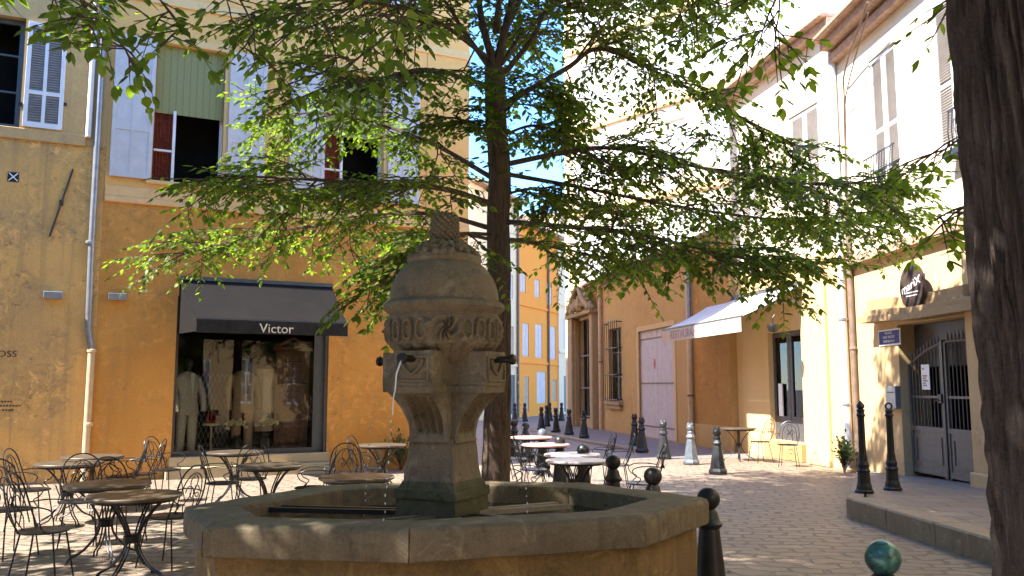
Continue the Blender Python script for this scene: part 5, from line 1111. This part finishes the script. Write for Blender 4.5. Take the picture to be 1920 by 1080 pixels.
n1 = T.finish(root, "bark")
# --- big old trunk at the right edge, its crown spreads overhead
root = thing("elm_tree", "massive dark furrowed trunk standing at the right edge of the view", "tree", (0, 0, 0))
trunk([(2.12, 3.2, -.05), (2.11, 3.2, .6), (2.10, 3.2, 1.5), (2.08, 3.22, 2.5), (2.06, 3.25, 3.6), (2.02, 3.3, 4.8)], lambda t: .325 - .03 * min(1, t * 4) + .08 * max(0, .08 - t) / .08 - .02 * t, 260, 260, .2, 24, 8.).build("trunk", "bark_big", root, True)
T = Tree(23); r = T.r
def up_limb(o, az, ln, rise, r0, ns, sl, size=.19, **kw):
    p = Vector(o); pts = [p]; a = az
    for i in range(4): a += r.uniform(-.25, .25); p = p + Vector((math.cos(a), math.sin(a), rise * (1 - .28 * i))) * (ln / 4); pts.append(p)
    T.branch(pts, r0, .01, ns + 2, sl, ntw=8, tl=.55, size=size, dens=.07, **kw)
def oframe(p):                          # limbs stay above the field of view except for the hanging sprays
    v = (p.z - HC) / max(.3, p.y); return p.y < .4 or v > .47 or abs(p.x / p.y) > .66
T.keep = oframe
for k in range(11): up_limb((1.95, 3.3, 4.5 + .12 * k), k * 2 * PI / 11 + .2, r.uniform(3.6, 5.0), r.uniform(.25, .6), .07, 11, 1.5)
for k in range(5): up_limb((1.95, 3.3, 5.6), k * 2 * PI / 5, r.uniform(2.6, 3.6), 1.1, .06, 9, 1.5)
T.keep = None
def spray(pts, ns, sl, size=.1, **kw): T.branch([at(*q) for q in pts], .012, .004, ns, sl, ntw=3, tl=.3, size=size, dens=.07, start=.3, **kw)
spray(((1000, -200, 4.6), (860, -90, 4.5), (760, -20, 4.4), (700, 30, 4.3)), 4, .4, .1); spray(((900, -200, 5.2), (760, -80, 5.4), (640, 20, 5.6), (560, 60, 5.8)), 6, .6, .1)
spray(((1000, -160, 5.5), (820, -60, 5.6), (730, 60, 5.7), (640, 130, 5.8)), 6, .5, .1); spray(((1500, -160, 5.5), (1480, -60, 5.6), (1440, 30, 5.8), (1420, 90, 6)), 6, .6, .1); spray(((1840, -160, 4.4), (1815, -60, 4.4), (1795, -5, 4.4)), 2, .25, .08); spray(((1400, -160, 6), (1330, -60, 6.2), (1270, 20, 6.4)), 6, .6, .1)
spray(((1880, 210, 4.6), (1800, 260, 5.0), (1745, 300, 5.2)), 2, .35, .09); spray(((1900, 380, 4.4), (1800, 390, 5.0), (1740, 420, 5.4)), 3, .4, .09)
n2 = T.finish(root, "bark_big")
# --- third elm just outside the left edge: only its hanging twigs reach into the view
root = thing("elm_tree", "elm outside the left edge whose leafy twigs hang into the top left corner", "tree", (0, 0, 0))
trunk([(-7.2, 4.6, -.05), (-7.15, 4.6, 2.0), (-7.1, 4.65, 4.2), (-6.95, 4.72, 6.3)], lambda t: .3 - .08 * t, 60, 80, .12, 11, 1.).build("trunk", "bark", root, True)
T = Tree(31); r = T.r; T.keep = oframe
for k in range(9): up_limb((-7.0, 4.7, 4.6 + .2 * k), k * 2 * PI / 9, r.uniform(3.6, 4.6), r.uniform(.3, .6), .07, 11, 1.6, .19)
for k, (tx, ty, tz) in enumerate(((-5.5, 3.0, 10.5), (-4.6, 4.6, 10.2), (-3.4, 6.0, 10.2), (-2.2, 7.2, 10.4), (-1.0, 8.4, 10.6), (-3.0, 3.6, 9.6), (-1.6, 5.2, 9.8), (-.4, 6.6, 10.0), (.6, 8.0, 10.4), (-4.2, 7.4, 11.0), (-2.6, 9.0, 11.2), (-1.2, 3.6, 9.2), (.3, 5.0, 9.4), (1.4, 6.4, 9.6), (-6.4, 6.2, 10.6), (-.6, 10.2, 11.2), (.9, 9.8, 11.0), (-6.5, 1.5, 9.5), (-5, 1, 9.5), (-4, 2.2, 9.8), (-7.6, 2.8, 9.8), (1.8, 11.2, 9.4), (1, 11.1, 10.2), (2.4, 10.6, 9.0), (0, 11.3, 11), (1.5, 10.3, 9.6), (.2, 10.6, 10.6), (-.5, 11.0, 11.4), (.8, 10.8, 9.9), (1.4, 11.4, 9.9), (.5, 9.9, 10.2), (2.0, 10.9, 9.3), (-2.5, 1.2, 8.8), (-1.2, 1.8, 8.6), (-3.6, .2, 9.2), (-5.8, 2.4, 9.6))):
    a = Vector((-6.9, 4.75, 6.0)); e = Vector((tx, ty, tz)); mid = a.lerp(e, .5) + Vector((0, 0, .9)); T.branch([a, a.lerp(mid, .5) + Vector((0, 0, .3)), mid, mid.lerp(e, .55) + Vector((0, 0, .25)), e], .06, .01, 15, 1.5, ntw=8, tl=.55, size=.2, dens=.075, start=.45)  # high limbs out of view, added to shade paving, fountain, trunk and gate
T.keep = None
spray(((60, -200, 6), (110, -90, 6), (150, 0, 6), (170, 45, 6)), 6, .55, .12); spray(((150, -200, 5.6), (240, -80, 5.5), (300, 0, 5.4), (345, 60, 5.3)), 4, .45, .11); spray(((120, -160, 5.8), (160, -40, 5.6), (210, 60, 5.4), (265, 120, 5.3)), 4, .4, .11); spray(((400, -160, 5.6), (420, -60, 5.6), (470, 40, 5.6), (480, 110, 5.5)), 4, .4, .1); spray(((-60, -120, 6.2), (40, -60, 6.2), (130, -10, 6.2), (230, 0, 6.2)), 6, .5, .11)
n3 = T.finish(root, "bark")
print("leaves", n1, n2, n3)
# --- small shrubs at the wall feet
def shrub(label, loc, h, w_, seed):
    t = thing("shrub", label, "shrub", loc); T_ = Tree(seed); rr_ = T_.r
    for k in range(26):
        a = rr_.uniform(0, 2 * PI); q = rr_.uniform(.1, 1); e = Vector((math.cos(a) * w_ * q * .5, math.sin(a) * w_ * q * .35, h * rr_.uniform(.55, 1.05) * (1 - .35 * q))); T_.wood.tube([(0, 0, -.02), e * .5 + Vector((0, 0, .05)), e], .005, 3, 3, cap=False)
        for j in range(3): T_.twig(e * (.4 + .3 * j), e + Vector((rr_.uniform(-.3, .3), rr_.uniform(-.3, .3), .1)), .2, .075, .035)
    T_.wood.build("stems", "bark", t); leaf_mesh("foliage", T_.P, T_.D, T_.N, T_.S, "leaf2", t); return t
q = A.w(A.sx(742, 870), .3); shrub("small green shrub at the foot of the orange wall left of the fountain column", (q.x, q.y, 0), .62, .75, 41)
shrub("small weedy shrub at the base of the drainpipes beside the cafe corner", (gp(1591, 889).x, gp(1591, 889).y + .2, 0), .6, .42, 42)
# --- fallen leaves and grit on the paving
P = []; D = []; NN = []; SS = []; rl = random.Random(77)
for k in range(420):
    y_ = 3.2 + 17 * rl.random() ** 1.6; x_ = rl.uniform(-.62, .5) * y_; a = rl.uniform(0, 6.28)
    if x_ > 4.0 and y_ < 17 or (x_ + .44) ** 2 + (y_ - 5.5) ** 2 < 4.2: continue
    P.append((x_, y_, .012)); D.append((math.cos(a), math.sin(a), rl.uniform(-.1, .25))); NN.append((rl.uniform(-.3, .3), rl.uniform(-.3, .3), 1)); SS.append(rl.uniform(.03, .075))
M["dry_leaf"] = leaf_mat("fallen_leaves", [(0., (.10, .06, .025)), (.5, (.20, .14, .05)), (1., (.12, .14, .04))], .2)
o = leaf_mesh("fallen_leaves", P, D, NN, SS, "dry_leaf", None); tag(o, "scattered small dry leaves lying on the paving", "leaves", None, "stuff")
